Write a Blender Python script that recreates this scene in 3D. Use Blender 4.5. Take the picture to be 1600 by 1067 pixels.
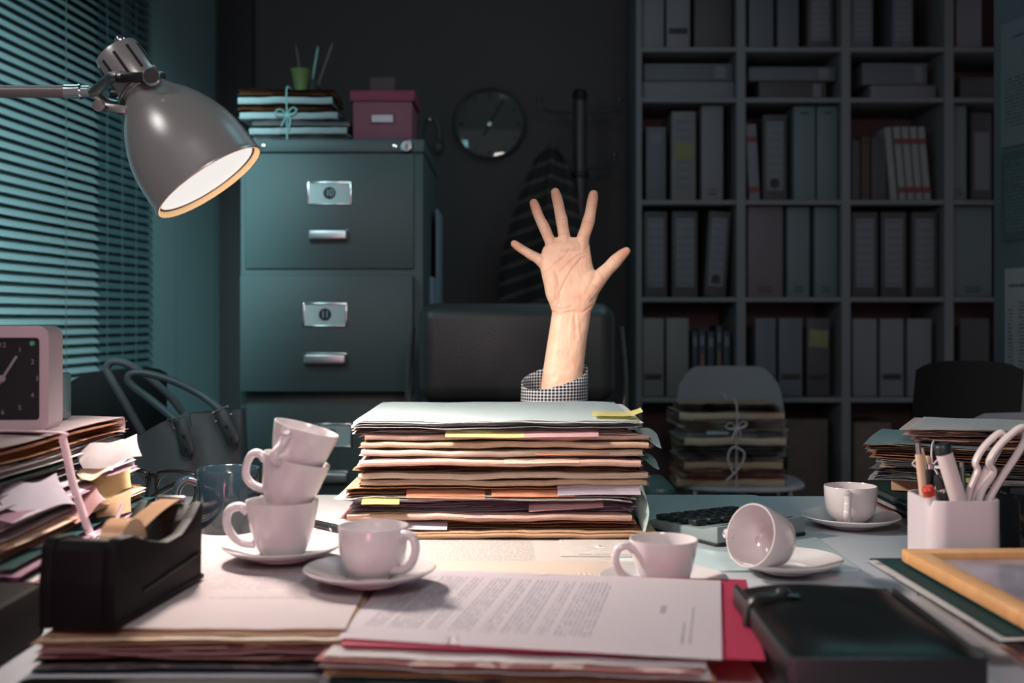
import bpy, bmesh, math, random
from mathutils import Vector, Matrix, noise
from math import sin, cos, pi, radians as R

sc = bpy.context.scene
COL = sc.collection
for o in list(bpy.data.objects): bpy.data.objects.remove(o)

# ---------------------------------------------------------------- camera, world, lights, exposure
FX = 1780.0            # focal length in pixels of the 1600 px frame
CZ = 1.014             # camera height
cd = bpy.data.cameras.new('camera'); cam = bpy.data.objects.new('camera', cd); COL.objects.link(cam)
cd.lens = 36 * FX / 1600; cd.sensor_width = 36; cd.shift_y = -33.5 / 1600
cam.location = (0, 0, CZ); cam.rotation_euler = (pi / 2, 0, 0)
cd.dof.use_dof = True; cd.dof.focus_distance = 1.52; cd.dof.aperture_fstop = 5.2
cd.clip_start = .02
sc.camera = cam
sc.view_settings.view_transform = 'Standard'; sc.view_settings.look = 'None'
sc.view_settings.gamma = 1; sc.view_settings.exposure = 0.0; sc.view_settings.use_curve_mapping = False
try: sc.cycles.max_bounces = 6; sc.cycles.sample_clamp_indirect = 4; sc.cycles.use_denoising = True
except Exception: pass
wd = bpy.data.worlds.new('world'); sc.world = wd; wd.use_nodes = True
wd.node_tree.nodes['Background'].inputs[0].default_value = (.60, .58, .62, 1)
wd.node_tree.nodes['Background'].inputs[1].default_value = .34

def lamp(kind, name, loc, aim, power, col, size=.3, size_y=None, angle=60, blend=.5, soft=.02):
    l = bpy.data.lights.new(name, kind); o = bpy.data.objects.new(name, l); COL.objects.link(o)
    l.energy = power; l.color = col; o.location = loc
    o.rotation_euler = (Vector(aim) - Vector(loc)).to_track_quat('-Z', 'Y').to_euler()
    if kind == 'AREA':
        l.size = size
        if size_y: l.shape = 'RECTANGLE'; l.size_y = size_y
    if kind == 'SPOT': l.spot_size = R(angle); l.spot_blend = blend; l.shadow_soft_size = soft
    return o
lamp('SPOT', 'blind_spot_teal', (-.45, 1.3, 1.95), (-1.33, 2.9, 1.25), 330, (.52, .92, .96), angle=54, blend=.8, soft=.12)
lamp('AREA', 'window_side_teal', (-.80, 1.55, 1.85), (-.5, 3.0, .8), 3.0, (.42, .90, .96), .35)
lamp('AREA', 'high_fill_teal', (.75, 1.95, 2.3), (-.3, 2.2, .7), 4.0, (.40, .92, 1.0), .5)  # added teal fill, high and out of view, without a fixture
lamp('AREA', 'rear_fill', (.5, 3.2, 2.58), (.5, 3.4, 0), 1.8, (.72, .88, .93), 1.0)  # added weak fill that lifts the dark rear wall
lamp('AREA', 'desk_fill_pink', (-.30, -.25, .86), (.05, 1.3, .79), 2.6, (1.0, .30, .46), .30)
lamp('AREA', 'desk_fill_soft', (.12, -.05, 1.62), (0, 1.3, .85), 7.0, (1.0, .88, .84), .30)
lamp('AREA', 'shade_highlight_fill', (-1.12, .60, 2.02), (-.35, 1.25, 1.0), 4.0, (1.0, .93, .90), .30)  # added unseen area light, puts a soft highlight on the lamp shade
lamp('SPOT', 'hand_key', (.45, .35, 1.75), (.085, 1.76, 1.04), 24, (1, .92, .87), angle=13, blend=.6, soft=.05)

# ---------------------------------------------------------------- helpers
def P(px, py, d): return Vector(((px - 800) / FX * d, d, CZ - (py - 500) / FX * d))
def PZ(px, py, z): return P(px, py, FX * (CZ - z) / (py - 500))
def lin(c): c /= 255.; return c / 12.92 if c <= .04045 else ((c + .055) / 1.055) ** 2.4
def rgb(c): return (lin(c[0]), lin(c[1]), lin(c[2]), 1)

class MB:
    def __init__(s): s.b = bmesh.new()
    def merge(s, t, M=None):
        if M is not None: bmesh.ops.transform(t, matrix=M, verts=t.verts)
        me = bpy.data.meshes.new('t'); t.to_mesh(me); t.free(); s.b.from_mesh(me); bpy.data.meshes.remove(me); return s
    def box(s, c, d, bev=0, rz=0, seg=2, M=None):
        t = bmesh.new(); bmesh.ops.create_cube(t, size=1)
        bmesh.ops.scale(t, vec=d, verts=t.verts)
        if bev: bmesh.ops.bevel(t, geom=t.edges[:], offset=min(bev, min(d) * .49), segments=seg, profile=.5, affect='EDGES')
        m = Matrix.Translation(c) @ (M if M is not None else Matrix.Rotation(rz, 4, 'Z'))
        return s.merge(t, m)
    def bb(s, x0, x1, y0, y1, z0, z1, bev=0): return s.box(((x0 + x1) / 2, (y0 + y1) / 2, (z0 + z1) / 2), (x1 - x0, y1 - y0, z1 - z0), bev)
    def lathe(s, prof, M=None, seg=40, sx=1, sy=1):
        t = bmesh.new(); rings = []
        for r, z in prof:
            if r < 1e-6: rings.append([t.verts.new((0, 0, z))])
            else: rings.append([t.verts.new((r * sx * cos(2 * pi * i / seg), r * sy * sin(2 * pi * i / seg), z)) for i in range(seg)])
        for a, b in zip(rings, rings[1:]):
            for i in range(seg):
                j = (i + 1) % seg
                vs = [a[i % len(a)], a[j % len(a)], b[j % len(b)], b[i % len(b)]]
                u = []
                for v in vs:
                    if v not in u: u.append(v)
                if len(u) > 2:
                    try: t.faces.new(u)
                    except ValueError: pass
        bmesh.ops.recalc_face_normals(t, faces=t.faces)
        return s.merge(t, M)
    def tube(s, pts, r, seg=10, closed=False, flat=1.0, M=None, caps=True):
        t = bmesh.new(); n = len(pts); pts = [Vector(p) for p in pts]
        rr = r if isinstance(r, (list, tuple)) else [r] * n
        rings = []; up = None
        for i in range(n):
            a = pts[(i - 1) % n] if closed or i else pts[0]; b = pts[(i + 1) % n] if closed or i < n - 1 else pts[-1]
            T = (b - a).normalized()
            if up is None: up = Vector((0, 0, 1)) if abs(T.z) < .9 else Vector((1, 0, 0))
            N = (up - T * up.dot(T)).normalized(); B = T.cross(N); up = N
            rings.append([t.verts.new(pts[i] + N * cos(2 * pi * k / seg) * rr[i] + B * sin(2 * pi * k / seg) * rr[i] * flat) for k in range(seg)])
        m = n if closed else n - 1
        for i in range(m):
            a, b = rings[i], rings[(i + 1) % n]
            for k in range(seg): t.faces.new((a[k], a[(k + 1) % seg], b[(k + 1) % seg], b[k]))
        if not closed and caps: t.faces.new(rings[0]); t.faces.new(rings[-1][::-1])
        bmesh.ops.recalc_face_normals(t, faces=t.faces)
        return s.merge(t, M)
    def prism(s, poly, z0, z1, M=None, bev=0):
        t = bmesh.new(); lo = [t.verts.new((x, y, z0)) for x, y in poly]; hi = [t.verts.new((x, y, z1)) for x, y in poly]
        t.faces.new(lo[::-1]); t.faces.new(hi); n = len(poly)
        for i in range(n): t.faces.new((lo[i], lo[(i + 1) % n], hi[(i + 1) % n], hi[i]))
        bmesh.ops.recalc_face_normals(t, faces=t.faces)
        if bev: bmesh.ops.bevel(t, geom=t.edges[:], offset=bev, segments=2, profile=.5, affect='EDGES')
        return s.merge(t, M)
    def grid(s, f, nu, nv, t=0, closed_u=False):
        """f(u,v)->point; t: thickness along -z or callable"""
        b = bmesh.new(); top = [[b.verts.new(f(i / nu, j / nv)) for j in range(nv + 1)] for i in range(nu + (0 if closed_u else 1))]
        n = nu
        for i in range(n):
            for j in range(nv): b.faces.new((top[i][j], top[(i + 1) % len(top)][j], top[(i + 1) % len(top)][j + 1], top[i][j + 1]))
        if t:
            g = bmesh.ops.solidify(b, geom=b.faces[:], thickness=t)
        bmesh.ops.recalc_face_normals(b, faces=b.faces)
        return s.merge(b)
    def done(s, name, mat, parent=None, ang=35, M=None):
        me = bpy.data.meshes.new(name)
        if M is not None: bmesh.ops.transform(s.b, matrix=M, verts=s.b.verts)
        s.b.to_mesh(me); s.b.free()
        me.polygons.foreach_set('use_smooth', [True] * len(me.polygons)); me.set_sharp_from_angle(angle=R(ang))
        for m in (mat if isinstance(mat, (list, tuple)) else [mat]): me.materials.append(m)
        o = bpy.data.objects.new(name, me); COL.objects.link(o)
        if parent is not None: o.parent = parent
        return o

def tag(o, label, cat, group=None):
    o['label'] = label; o['category'] = cat
    if group: o['group'] = group
    return o
def thing(name, label, cat, loc=(0, 0, 0), rz=0, group=None):
    o = bpy.data.objects.new(name, None); COL.objects.link(o); o.empty_display_size = .02
    o.location = loc; o.rotation_euler = (0, 0, rz); return tag(o, label, cat, group)
def solo(name, mb, mat, label, cat, loc=(0, 0, 0), rz=0, group=None, ang=35):
    o = mb.done(name, mat, None, ang); o.location = loc; o.rotation_euler = (0, 0, rz); return tag(o, label, cat, group)
def struct(name, mb, mat, parent=None):
    o = mb.done(name, mat, parent)
    if parent is None: o['kind'] = 'structure'
    return o
def prect(w, h, r, n=6):
    out = []
    for cx, cy, a0 in ((w / 2 - r, h / 2 - r, 0), (-w / 2 + r, h / 2 - r, 90), (-w / 2 + r, -h / 2 + r, 180), (w / 2 - r, -h / 2 + r, 270)):
        for i in range(n + 1): a = R(a0 + 90 * i / n); out.append((cx + r * cos(a), cy + r * sin(a)))
    return out
def axes(o, z, x=None):
    """matrix whose local z is z, origin o"""
    z = Vector(z).normalized(); x = Vector(x) if x is not None else (Vector((0, 0, 1)) if abs(z.z) < .9 else Vector((1, 0, 0)))
    x = (x - z * x.dot(z)).normalized(); y = z.cross(x)
    return Matrix.Translation(o) @ Matrix((x, y, z)).transposed().to_4x4()
def curve(pts, n=8):
    pts = [Vector(p) for p in pts]; q = [pts[0]] + pts + [pts[-1]]; out = []
    for i in range(1, len(q) - 2):
        a, b, c, d = q[i - 1:i + 3]
        for k in range(n):
            t = k / n; out.append(.5 * ((2 * b) + (c - a) * t + (2 * a - 5 * b + 4 * c - d) * t * t + (3 * b - a - 3 * c + d) * t ** 3))
    return out + [pts[-1]]

# ---------------------------------------------------------------- materials
_M = {}
class NG:
    def __init__(s, name):
        s.m = bpy.data.materials.new(name); s.m.use_nodes = True; s.n = s.m.node_tree.nodes; s.l = s.m.node_tree.links; s.p = s.n['Principled BSDF']
    def new(s, t, **k):
        n = s.n.new(t)
        for a, b in k.items(): setattr(n, a, b)
        return n
    def put(s, sock, v):
        if hasattr(v, 'is_output'): s.l.new(v, sock)
        else: sock.default_value = v
    def math(s, op, a, b=0, c=None):
        n = s.new('ShaderNodeMath', operation=op); s.put(n.inputs[0], a); s.put(n.inputs[1], b)
        if c is not None: s.put(n.inputs[2], c)
        return n.outputs[0]
    def obj(s): return s.new('ShaderNodeTexCoord').outputs['Object']
    def xyz(s, v):
        n = s.new('ShaderNodeSeparateXYZ'); s.l.new(v, n.inputs[0]); return n.outputs
    def comb(s, x, y, z):
        n = s.new('ShaderNodeCombineXYZ')
        for i, v in enumerate((x, y, z)): s.put(n.inputs[i], v)
        return n.outputs[0]
    def noise(s, vec, scale, detail=3, rough=.5):
        n = s.new('ShaderNodeTexNoise'); s.l.new(vec, n.inputs['Vector']); n.inputs['Scale'].default_value = scale; n.inputs['Detail'].default_value = detail; n.inputs['Roughness'].default_value = rough
        return n.outputs['Fac']
    def mix(s, f, a, b):
        n = s.new('ShaderNodeMix', data_type='RGBA'); s.put(n.inputs[0], f); s.put(n.inputs[6], a); s.put(n.inputs[7], b); return n.outputs[2]
    def rng(s, v, a, b):   # 1 inside [a,b]
        return s.math('MULTIPLY', s.math('GREATER_THAN', v, a), s.math('LESS_THAN', v, b))
    def bump(s, h, st, dist=.001):
        n = s.new('ShaderNodeBump'); n.inputs['Strength'].default_value = st; n.inputs['Distance'].default_value = dist
        s.l.new(h, n.inputs['Height']); s.l.new(n.outputs[0], s.p.inputs['Normal'])
def mat(name, col, rough=.6, metal=0, var=.08, vs=30, bump=.15, bs=300, spec=.5, coat=0, emit=None, ew=0, trans=0, dist=.0005):
    if name in _M: return _M[name]
    g = NG(name); c = rgb(col); v = g.obj()
    nz = g.noise(v, vs); c2 = (c[0] * (1 - var), c[1] * (1 - var), c[2] * (1 - var), 1); c3 = tuple(min(1, x * (1 + var)) for x in c[:3]) + (1,)
    g.l.new(g.mix(nz, c2, c3), g.p.inputs['Base Color'])
    g.p.inputs['Roughness'].default_value = rough; g.p.inputs['Metallic'].default_value = metal
    g.p.inputs['Specular IOR Level'].default_value = spec; g.p.inputs['Coat Weight'].default_value = coat
    g.p.inputs['Transmission Weight'].default_value = trans
    if emit: g.p.inputs['Emission Color'].default_value = rgb(emit); g.p.inputs['Emission Strength'].default_value = ew
    if bump: g.bump(g.noise(v, bs), bump, dist)
    _M[name] = g.m; return g.m
def edges_mat(name, cols, pitch=.0011, rough=.9):
    """paper block whose sheets differ in tint from layer to layer"""
    if name in _M: return _M[name]
    g = NG(name); x, y, z = g.xyz(g.obj())
    w = g.noise(g.comb(x, y, z), 14, 2); zz = g.math('ADD', z, g.math('MULTIPLY', w, .004))
    f = g.math('FLOOR', g.math('DIVIDE', zz, pitch)); wn = g.new('ShaderNodeTexWhiteNoise', noise_dimensions='1D'); g.l.new(f, wn.inputs['W'])
    cr = g.new('ShaderNodeValToRGB'); cr.color_ramp.interpolation = 'CONSTANT'
    n = len(cols)
    for i, c in enumerate(cols):
        e = cr.color_ramp.elements[0] if i == 0 else (cr.color_ramp.elements[1] if i == 1 else cr.color_ramp.elements.new(i / n))
        e.position = i / n; e.color = rgb(c)
    if n == 1: cr.color_ramp.elements[1].color = rgb(cols[0])
    g.l.new(wn.outputs['Value'], cr.inputs[0]); g.l.new(cr.outputs[0], g.p.inputs['Base Color'])
    g.p.inputs['Roughness'].default_value = rough; g.p.inputs['Specular IOR Level'].default_value = .2
    g.bump(g.noise(g.comb(x, y, g.math('MULTIPLY', z, 60)), 60, 2), .15, .0004)
    _M[name] = g.m; return g.m
def text_mat(name, paper, ink, blocks, pitch=.006, swap=False, heads=(), wscale=260, rough=.8, strength=.75):
    """printed sheet: rows of small type; blocks/heads = (u0,u1,v0,v1) metres from the centre of the sheet; swap turns rows along y"""
    g = NG(name); x, y, z = g.xyz(g.obj())
    if swap: u, v = y, x
    else: u, v = x, y
    row = g.math('FLOOR', g.math('DIVIDE', v, pitch)); fr = g.math('FRACT', g.math('DIVIDE', v, pitch))
    line = g.rng(fr, .25, .68)
    wd_ = g.math('GREATER_THAN', g.noise(g.comb(u, g.math('MULTIPLY', row, 3.17), 0), wscale, 1), .44)
    ink_ = g.math('MULTIPLY', line, wd_); m = None
    for a, b, c, d in blocks:
        k = g.math('MULTIPLY', g.rng(u, a, b), g.rng(v, c, d)); m = k if m is None else g.math('MAXIMUM', m, k)
    f = g.math('MULTIPLY', ink_, m) if m is not None else g.math('MULTIPLY', ink_, 0)
    for a, b, c, d in heads:
        k = g.math('MULTIPLY', g.rng(u, a, b), g.rng(v, c, d))
        k = g.math('MULTIPLY', k, g.math('GREATER_THAN', g.noise(g.comb(u, 0, 0), wscale * 1.5, 1), .42)); f = g.math('MAXIMUM', f, k)
    f = g.math('MULTIPLY', f, strength)
    g.l.new(g.mix(f, rgb(paper), rgb(ink)), g.p.inputs['Base Color']); g.p.inputs['Roughness'].default_value = rough
    g.p.inputs['Specular IOR Level'].default_value = .25
    g.bump(g.noise(g.obj(), 40, 3), .1, .001)
    return g.m

# paper tones
WHITE = mat('paper_white', (230, 226, 228), .85, var=.03, spec=.2)
CREAM = mat('paper_cream', (236, 218, 200), .85, var=.06, spec=.2)
TAN = mat('paper_tan', (224, 196, 170), .85, var=.1, spec=.2)
KRAFT = mat('card_kraft', (204, 170, 140), .85, var=.1, spec=.2)
PEACH = mat('paper_peach', (234, 202, 188), .85, var=.06, spec=.2)
PINK = mat('paper_pink', (214, 176, 180), .85, var=.06, spec=.2)
MAUVE = mat('paper_mauve', (160, 112, 128), .85, var=.06, spec=.2)
MINT = mat('paper_mint', (206, 218, 222), .85, var=.05, spec=.2)
TEALC = mat('card_teal', (38, 78, 80), .6, var=.08)
YEL = mat('note_yellow', (228, 218, 150), .85, var=.04, spec=.2)
LIME = mat('note_lime', (200, 206, 130), .85, var=.04, spec=.2)
ORNG = mat('note_orange', (226, 164, 130), .85, var=.05, spec=.2)
LILAC = mat('note_lilac', (212, 204, 216), .85, var=.04, spec=.2)
STRING = mat('string_white', (214, 200, 204), .9, var=.1, vs=200, bump=.5, bs=900)
PG = {'white': edges_mat('sheets_white', [(238, 232, 234), (222, 212, 214), (244, 240, 238), (206, 194, 198)]),
      'cream': edges_mat('sheets_cream', [(240, 218, 198), (224, 192, 168), (244, 232, 222), (206, 164, 138)]),
      'rose': edges_mat('sheets_rose', [(228, 190, 186), (208, 156, 152), (238, 212, 204), (184, 130, 130)]),
      'mauve': edges_mat('sheets_mauve', [(212, 184, 198), (224, 208, 216), (188, 152, 172), (230, 220, 226)]),
      'brown': edges_mat('sheets_brown', [(204, 156, 124), (168, 120, 94), (220, 180, 150), (146, 102, 82)]),
      'grey': edges_mat('sheets_grey', [(180, 178, 184), (208, 204, 210), (140, 142, 150), (196, 182, 184)])}
DARKPL = mat('plastic_black', (18, 17, 19), .5, var=.1, bump=.08)
BLKLEA = mat('leather_black', (22, 23, 26), .36, var=.15, bump=.4, bs=500, dist=.0006, spec=.4)
CHROME = mat('metal_chrome', (200, 205, 208), .18, 1, var=.03, bump=0)
STEEL = mat('metal_steel', (150, 150, 150), .35, 1, var=.05, bump=0)
CHINA = mat('china_white', (206, 199, 201), .16, var=.02, bump=0, coat=.3)

# ---------------------------------------------------------------- builders used often
def wv(x, y, s, a): return a * (sin(x * 17 + s * 1.7) * .5 + sin(x * 41 + y * 23 + s * 2.9) * .3 + sin(y * 19 + s) * .4 + sin(x * 83 + s * 5.1) * .18)
def sheet(mb, w, d, t, z, ox=0, oy=0, rz=0, s=0, a=.0006, nx=22, ny=8, droop=0, curl=None):
    """one slightly wavy sheet; its edges overhang and sag; curl=(cornerx,cornery,height)"""
    def f(u, v):
        x = (u - .5) * w; y = (v - .5) * d
        x2 = x * cos(rz) - y * sin(rz) + ox; y2 = x * sin(rz) + y * cos(rz) + oy
        h = z + wv(x2, y2, s, a)
        e = max(0, abs(u - .5) * 2 - .86) / .14; h -= droop * e * e
        e = max(0, .12 - v) / .12; h += wv(x2 * 2.3, 0, s + 4, a * 1.2) * e
        if curl:
            q = max(0, 1 - math.hypot((u - curl[0]) * w, (v - curl[1]) * d) / (curl[3] if len(curl) > 3 else .05)); h += curl[2] * q * q
        return (x2, y2, h)
    mb.grid(f, nx, ny, t)
def folder(label, w, d, h, loc, rz, cover, pages, seed, group, n=5, a=.0007, tabs=(), name='folder', spread=.006, cat='folder', covers=True, droop=.0, curl=None, front=False):
    rd = random.Random(seed); T = thing(name, label, cat, loc, rz, group)
    if covers:
        m = MB(); sheet(m, w, d, .0009, .0012, s=seed, a=a); sheet(m, w * rd.uniform(.975, .99), d * rd.uniform(.96, 1.0), .0009, h - .0002, rd.uniform(-.003, .003), rd.uniform(-.002, .004), rd.uniform(-.008, .008), s=seed, a=a, droop=droop, curl=curl)
        def sp(u, v):  # spine at the far side
            x = (u - .5) * w * .98; q = pi * v; sg = -1 if front else 1; cr = .0012 * sin(x * 37 + seed) * sin(x * 61 + seed * 2) * sin(q) if front else 0; return (x, sg * (d / 2 - .001 + sin(q) * min(.005, h * .45) + cr), wv(x, sg * d / 2, seed, a) + (wv(x * 2.3, 0, seed + 4, a * 1.2) if front else 0) + .0006 + (h - .0014) * (1 - cos(q)) / 2)
        m.grid(sp, 22, 5, .0006); m.done('cover', cover, T)
    m = MB(); z0, z1 = (.002, h - .0016) if covers else (.0008, h)
    for i in range(n):
        t = (z1 - z0) / n; sheet(m, w * rd.uniform(.955, .992), d * rd.uniform(.965, .995), t * rd.uniform(.93, 1.0), z0 + t * (i + 1), rd.uniform(-spread, spread), rd.uniform(-spread * .5, spread * .35), rd.uniform(-.018, .018), s=seed + i * .13, a=a, droop=droop * rd.random())
    m.done('papers', pages, T)
    for tb in tabs:  # (x, width, out, z, height, material[, slant])
        x, tw, out, z, hh, tm = tb[:6]; sl = tb[6] if len(tb) > 6 else 0
        m = MB()
        def f(u, v): return (x + (u - .5) * tw, -d / 2 + .02 - (out + .02) * v, z - (0 if v < .4 else (v - .4) / .6) ** 1.2 * hh + wv(x + u * tw, 0, seed, a) + sl * (u - .5) * (v))
        m.grid(f, 10, 6, .0004); m.done('sticky_tab', tm, T)
    return T
def string_wrap(label, cx, cy, z0, z1, hw, hd, rz=0, x_off=0, bow=True, r=.0016, cat='string', along='y', mat_=None, bow_h=.55, bs=1.0):
    """string tied round a bundle: loop over top, down the front, with bow and loose ends"""
    T = thing('tied_string', label, cat, (cx, cy, z0), rz); H = z1 - z0; mat_ = mat_ or STRING
    if along == 'y': pts = [(x_off, -hd, -.0), (x_off, -hd - .001, H * .5), (x_off, -hd, H), (x_off, 0, H + r), (x_off, hd, H), (x_off, hd, 0)]
    else: pts = [(hw, x_off, 0), (hw + .001, x_off, H * .5), (hw, x_off, H), (0, x_off, H + r), (-hw, x_off, H), (-hw, x_off, 0)]
    m = MB(); m.tube(curve(pts, 5), r * .7, 8, closed=False, flat=1.8); m.done('loop', mat_, T)
    if bow:
        zc = H * bow_h; k = bs
        def q(a, b, c): return (x_off + a * k, -hd - .003 - b * k, zc + c * k) if along == 'y' else (hw + .003 + b * k, x_off + a * k, zc + c * k)
        m = MB(); m.box(q(0, 0, 0), (.008 * k,) * 3, .003 * k)
        m.tube(curve([q(0, 0, 0), q(-.018, .006, .014), q(-.032, .005, .004), q(-.018, .004, -.004), q(0, 0, 0)], 6), r * .6, 7, flat=2.0)
        m.tube(curve([q(0, 0, 0), q(.016, .006, .018), q(.028, .004, .012), q(.016, .004, 0), q(0, 0, 0)], 6), r * .6, 7, flat=2.0)
        m.tube(curve([q(0, 0, 0), q(-.008, .004, -.018), q(-.016, .003, -.034)], 6), r * .6, 7, flat=2.0)
        m.tube(curve([q(0, 0, 0), q(.01, .004, -.014), q(.006, .003, -.042)], 6), r * .6, 7, flat=2.0); m.done('bow', mat_, T)
    return T

def text_mesh(name, body, size, m_, parent, loc, rot, ext=.0002, **kw):
    f = bpy.data.curves.new(name, 'FONT'); f.body = body; f.size = size; f.align_x = 'CENTER'; f.align_y = 'CENTER'; f.extrude = ext
    for k_, v_ in kw.items(): setattr(f, k_, v_)
    t = bpy.data.objects.new('tmp', f); COL.objects.link(t); me = bpy.data.meshes.new_from_object(t.evaluated_get(bpy.context.evaluated_depsgraph_get())); bpy.data.objects.remove(t)
    me.materials.clear(); me.materials.append(m_); o = bpy.data.objects.new(name, me); COL.objects.link(o); o.parent = parent; o.location = loc; o.rotation_euler = rot; return o
# ================================================================ THE ROOM
WALLP = mat('wall_paint_teal_grey', (112, 134, 136), .8, var=.05, vs=4, bump=.2, bs=200)
WALLD = mat('wall_paint_charcoal', (84, 80, 82), .9, var=.08, vs=3, bump=.2, bs=150, spec=.2)
WALLR = mat('partition_grey', (78, 86, 92), .85, var=.06, vs=6, bump=.2, bs=260, spec=.2)
m = MB(); m.bb(-2.2, 2.6, -1.2, 4.8, -.05, 0); struct('floor', m, mat('floor_carpet_charcoal', (46, 46, 50), .95, var=.2, vs=90, bump=.6, bs=400))
m = MB(); m.bb(-2.2, 2.6, -1.2, 4.8, 2.62, 2.68); struct('ceiling', m, mat('ceiling_paint', (120, 120, 122), .9))
m = MB(); m.bb(-2.2, 2.6, 4.7, 4.8, 0, 2.62); struct('wall_back', m, WALLD)
LW = lambda y, off=0: Vector((-1.558 + .073 * y + off * .9973, y - off * .0728, 0))   # left wall line, off = metres into the room
def wbox(mb, y0, y1, z0, z1, o0, o1, bev=0):
    c = (LW(y0, (o0 + o1) / 2) + LW(y1, (o0 + o1) / 2)) / 2; c.z = (z0 + z1) / 2
    L = (LW(y1) - LW(y0)).length; mb.box(c, (o1 - o0, L, z1 - z0), bev, rz=-math.atan(.073))
m = MB(); wbox(m, -1.2, 1.0, 0, 2.62, -.08, 0); wbox(m, 3.90, 4.72, 0, 2.62, -.08, 0); wbox(m, 1.0, 3.9, 0, .72, -.08, 0); wbox(m, 1.0, 3.9, 2.45, 2.62, -.08, 0)
struct('wall_left', m, WALLP)
GL = mat('window_glass_night', (10, 26, 32), .08, var=.1, bump=0)
FRM = mat('window_frame_paint', (120, 140, 142), .5)
w1 = None
m = MB()
for y0, y1, z0, z1 in ((1.0, 1.06, .72, 2.45), (3.84, 3.9, .72, 2.45), (2.42, 2.48, .78, 2.4), (1.06, 3.84, .72, .78), (1.06, 3.84, 2.39, 2.45)): wbox(m, y0, y1, z0, z1, -.07, -.005, .004)
w1 = struct('window_1', m, FRM)
m = MB(); wbox(m, 1.05, 2.43, .77, 2.4, -.05, -.042); wbox(m, 2.47, 3.85, .77, 2.4, -.05, -.042); m.done('pane', GL, w1)
m = MB(); wbox(m, .98, 3.92, .69, .72, 0, .05, .005); m.done('window_sill', FRM, w1)
# corner pilaster and dark doorway strip at the far left corner
m = MB(); wbox(m, 3.93, 4.20, 0, 2.62, 0, .012); struct('trim_1', m, WALLP)
m = MB(); m.bb(-1.2, -1.06, 4.66, 4.70, 0, 2.62, .004); struct('trim_2', m, mat('trim_black', (44, 40, 42), .7))
# right partition
RW = lambda t, off=0: Vector((1.225 + .275 * t - off * .967, 2.9 - 1.05 * t - off * .253, 0))
def rbox(mb, t0, t1, z0, z1, o0, o1, bev=0):
    c = (RW(t0, (o0 + o1) / 2) + RW(t1, (o0 + o1) / 2)) / 2; c.z = (z0 + z1) / 2
    mb.box(c, (o1 - o0, (RW(t1) - RW(t0)).length, z1 - z0), bev, rz=math.atan2(.275, 1.05))
m = MB(); rbox(m, 0, 2.4, 0, 2.62, -.06, 0, .004); struct('wall_right', m, WALLR)
# blinds: two venetian blinds side by side on the left wall
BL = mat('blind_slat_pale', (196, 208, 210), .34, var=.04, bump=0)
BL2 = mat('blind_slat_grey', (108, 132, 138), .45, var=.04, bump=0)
CORD = mat('blind_cord', (70, 86, 90), .8)
def blind(y0, y1, lab, slatm, tilt, off):
    T = thing('window_blind', lab, 'blind'); rz = -math.atan(.073)
    m = MB(); z = .70; c0 = (LW(y0, off) + LW(y1, off)) / 2; L = (LW(y1) - LW(y0)).length
    ca, sa = cos(rz), sin(rz)
    while z < 2.40:
        def f(u, v):
            q = (v - .5) * .030; s_ = .0028 * (1 - (2 * v - 1) ** 2)
            dx = q * cos(tilt) - s_ * sin(tilt) * -1; dz = q * sin(tilt) + s_ * cos(tilt); y = (u - .5) * L
            return (c0.x + dx * ca - y * sa, c0.y + dx * sa + y * ca, z + dz)
        m.grid(f, 1, 5, .0004); z += .0284
    m.done('slats', slatm, T, 60)
    for k in (.1, .37, .63, .9):
        p = LW(y0 + (y1 - y0) * k, off); m = MB()
        for dx in (-.012, .012): m.tube([(p.x + dx, p.y, .69), (p.x + dx, p.y, 2.42)], .0011, 6)
        m.done('ladder_cord', CORD, T)
    m = MB(); wbox(m, y0, y1, 2.41, 2.45, off - .015, off + .015, .003); m.done('headrail', slatm, T)
    m = MB(); wbox(m, y0, y1, .675, .69, off - .012, off + .012, .003); m.done('bottom_rail', slatm, T)
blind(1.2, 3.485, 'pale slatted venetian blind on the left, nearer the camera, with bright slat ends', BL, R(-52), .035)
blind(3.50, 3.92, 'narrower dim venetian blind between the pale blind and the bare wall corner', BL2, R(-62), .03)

# ================================================================ DESK
DZ = .75
DESK = mat('desk_laminate', (186, 190, 198), .35, var=.02, vs=8, bump=.05)
T = thing('desk', 'wide pale laminate desk covered in papers and coffee cups', 'desk', (0, 1.03, 0))
m = MB(); m.box((0, 0, DZ - .0125), (2.1, 1.36, .025), .003); m.done('desktop', DESK, T)
for x in (-1.0, 1.0):
    for y in (-.63, .63): m = MB(); m.box((x, y, .3625), (.05, .05, .725), .004); m.done('leg', STEEL, T)
m = MB(); m.box((0, .60, .6), (1.94, .018, .24), .002); m.done('modesty_panel', DESK, T)
PAD = mat('desk_pad', (190, 206, 210), .3, var=.02, bump=.04, coat=.2)
m = MB(); m.prism(prect(.75, .515, .012), 0, .0022, bev=.0004); solo('desk_pad', m, PAD, 'large pale desk pad with a rounded corner lying flat under the papers', 'desk pad', (-.008, 1.45, DZ))

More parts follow.
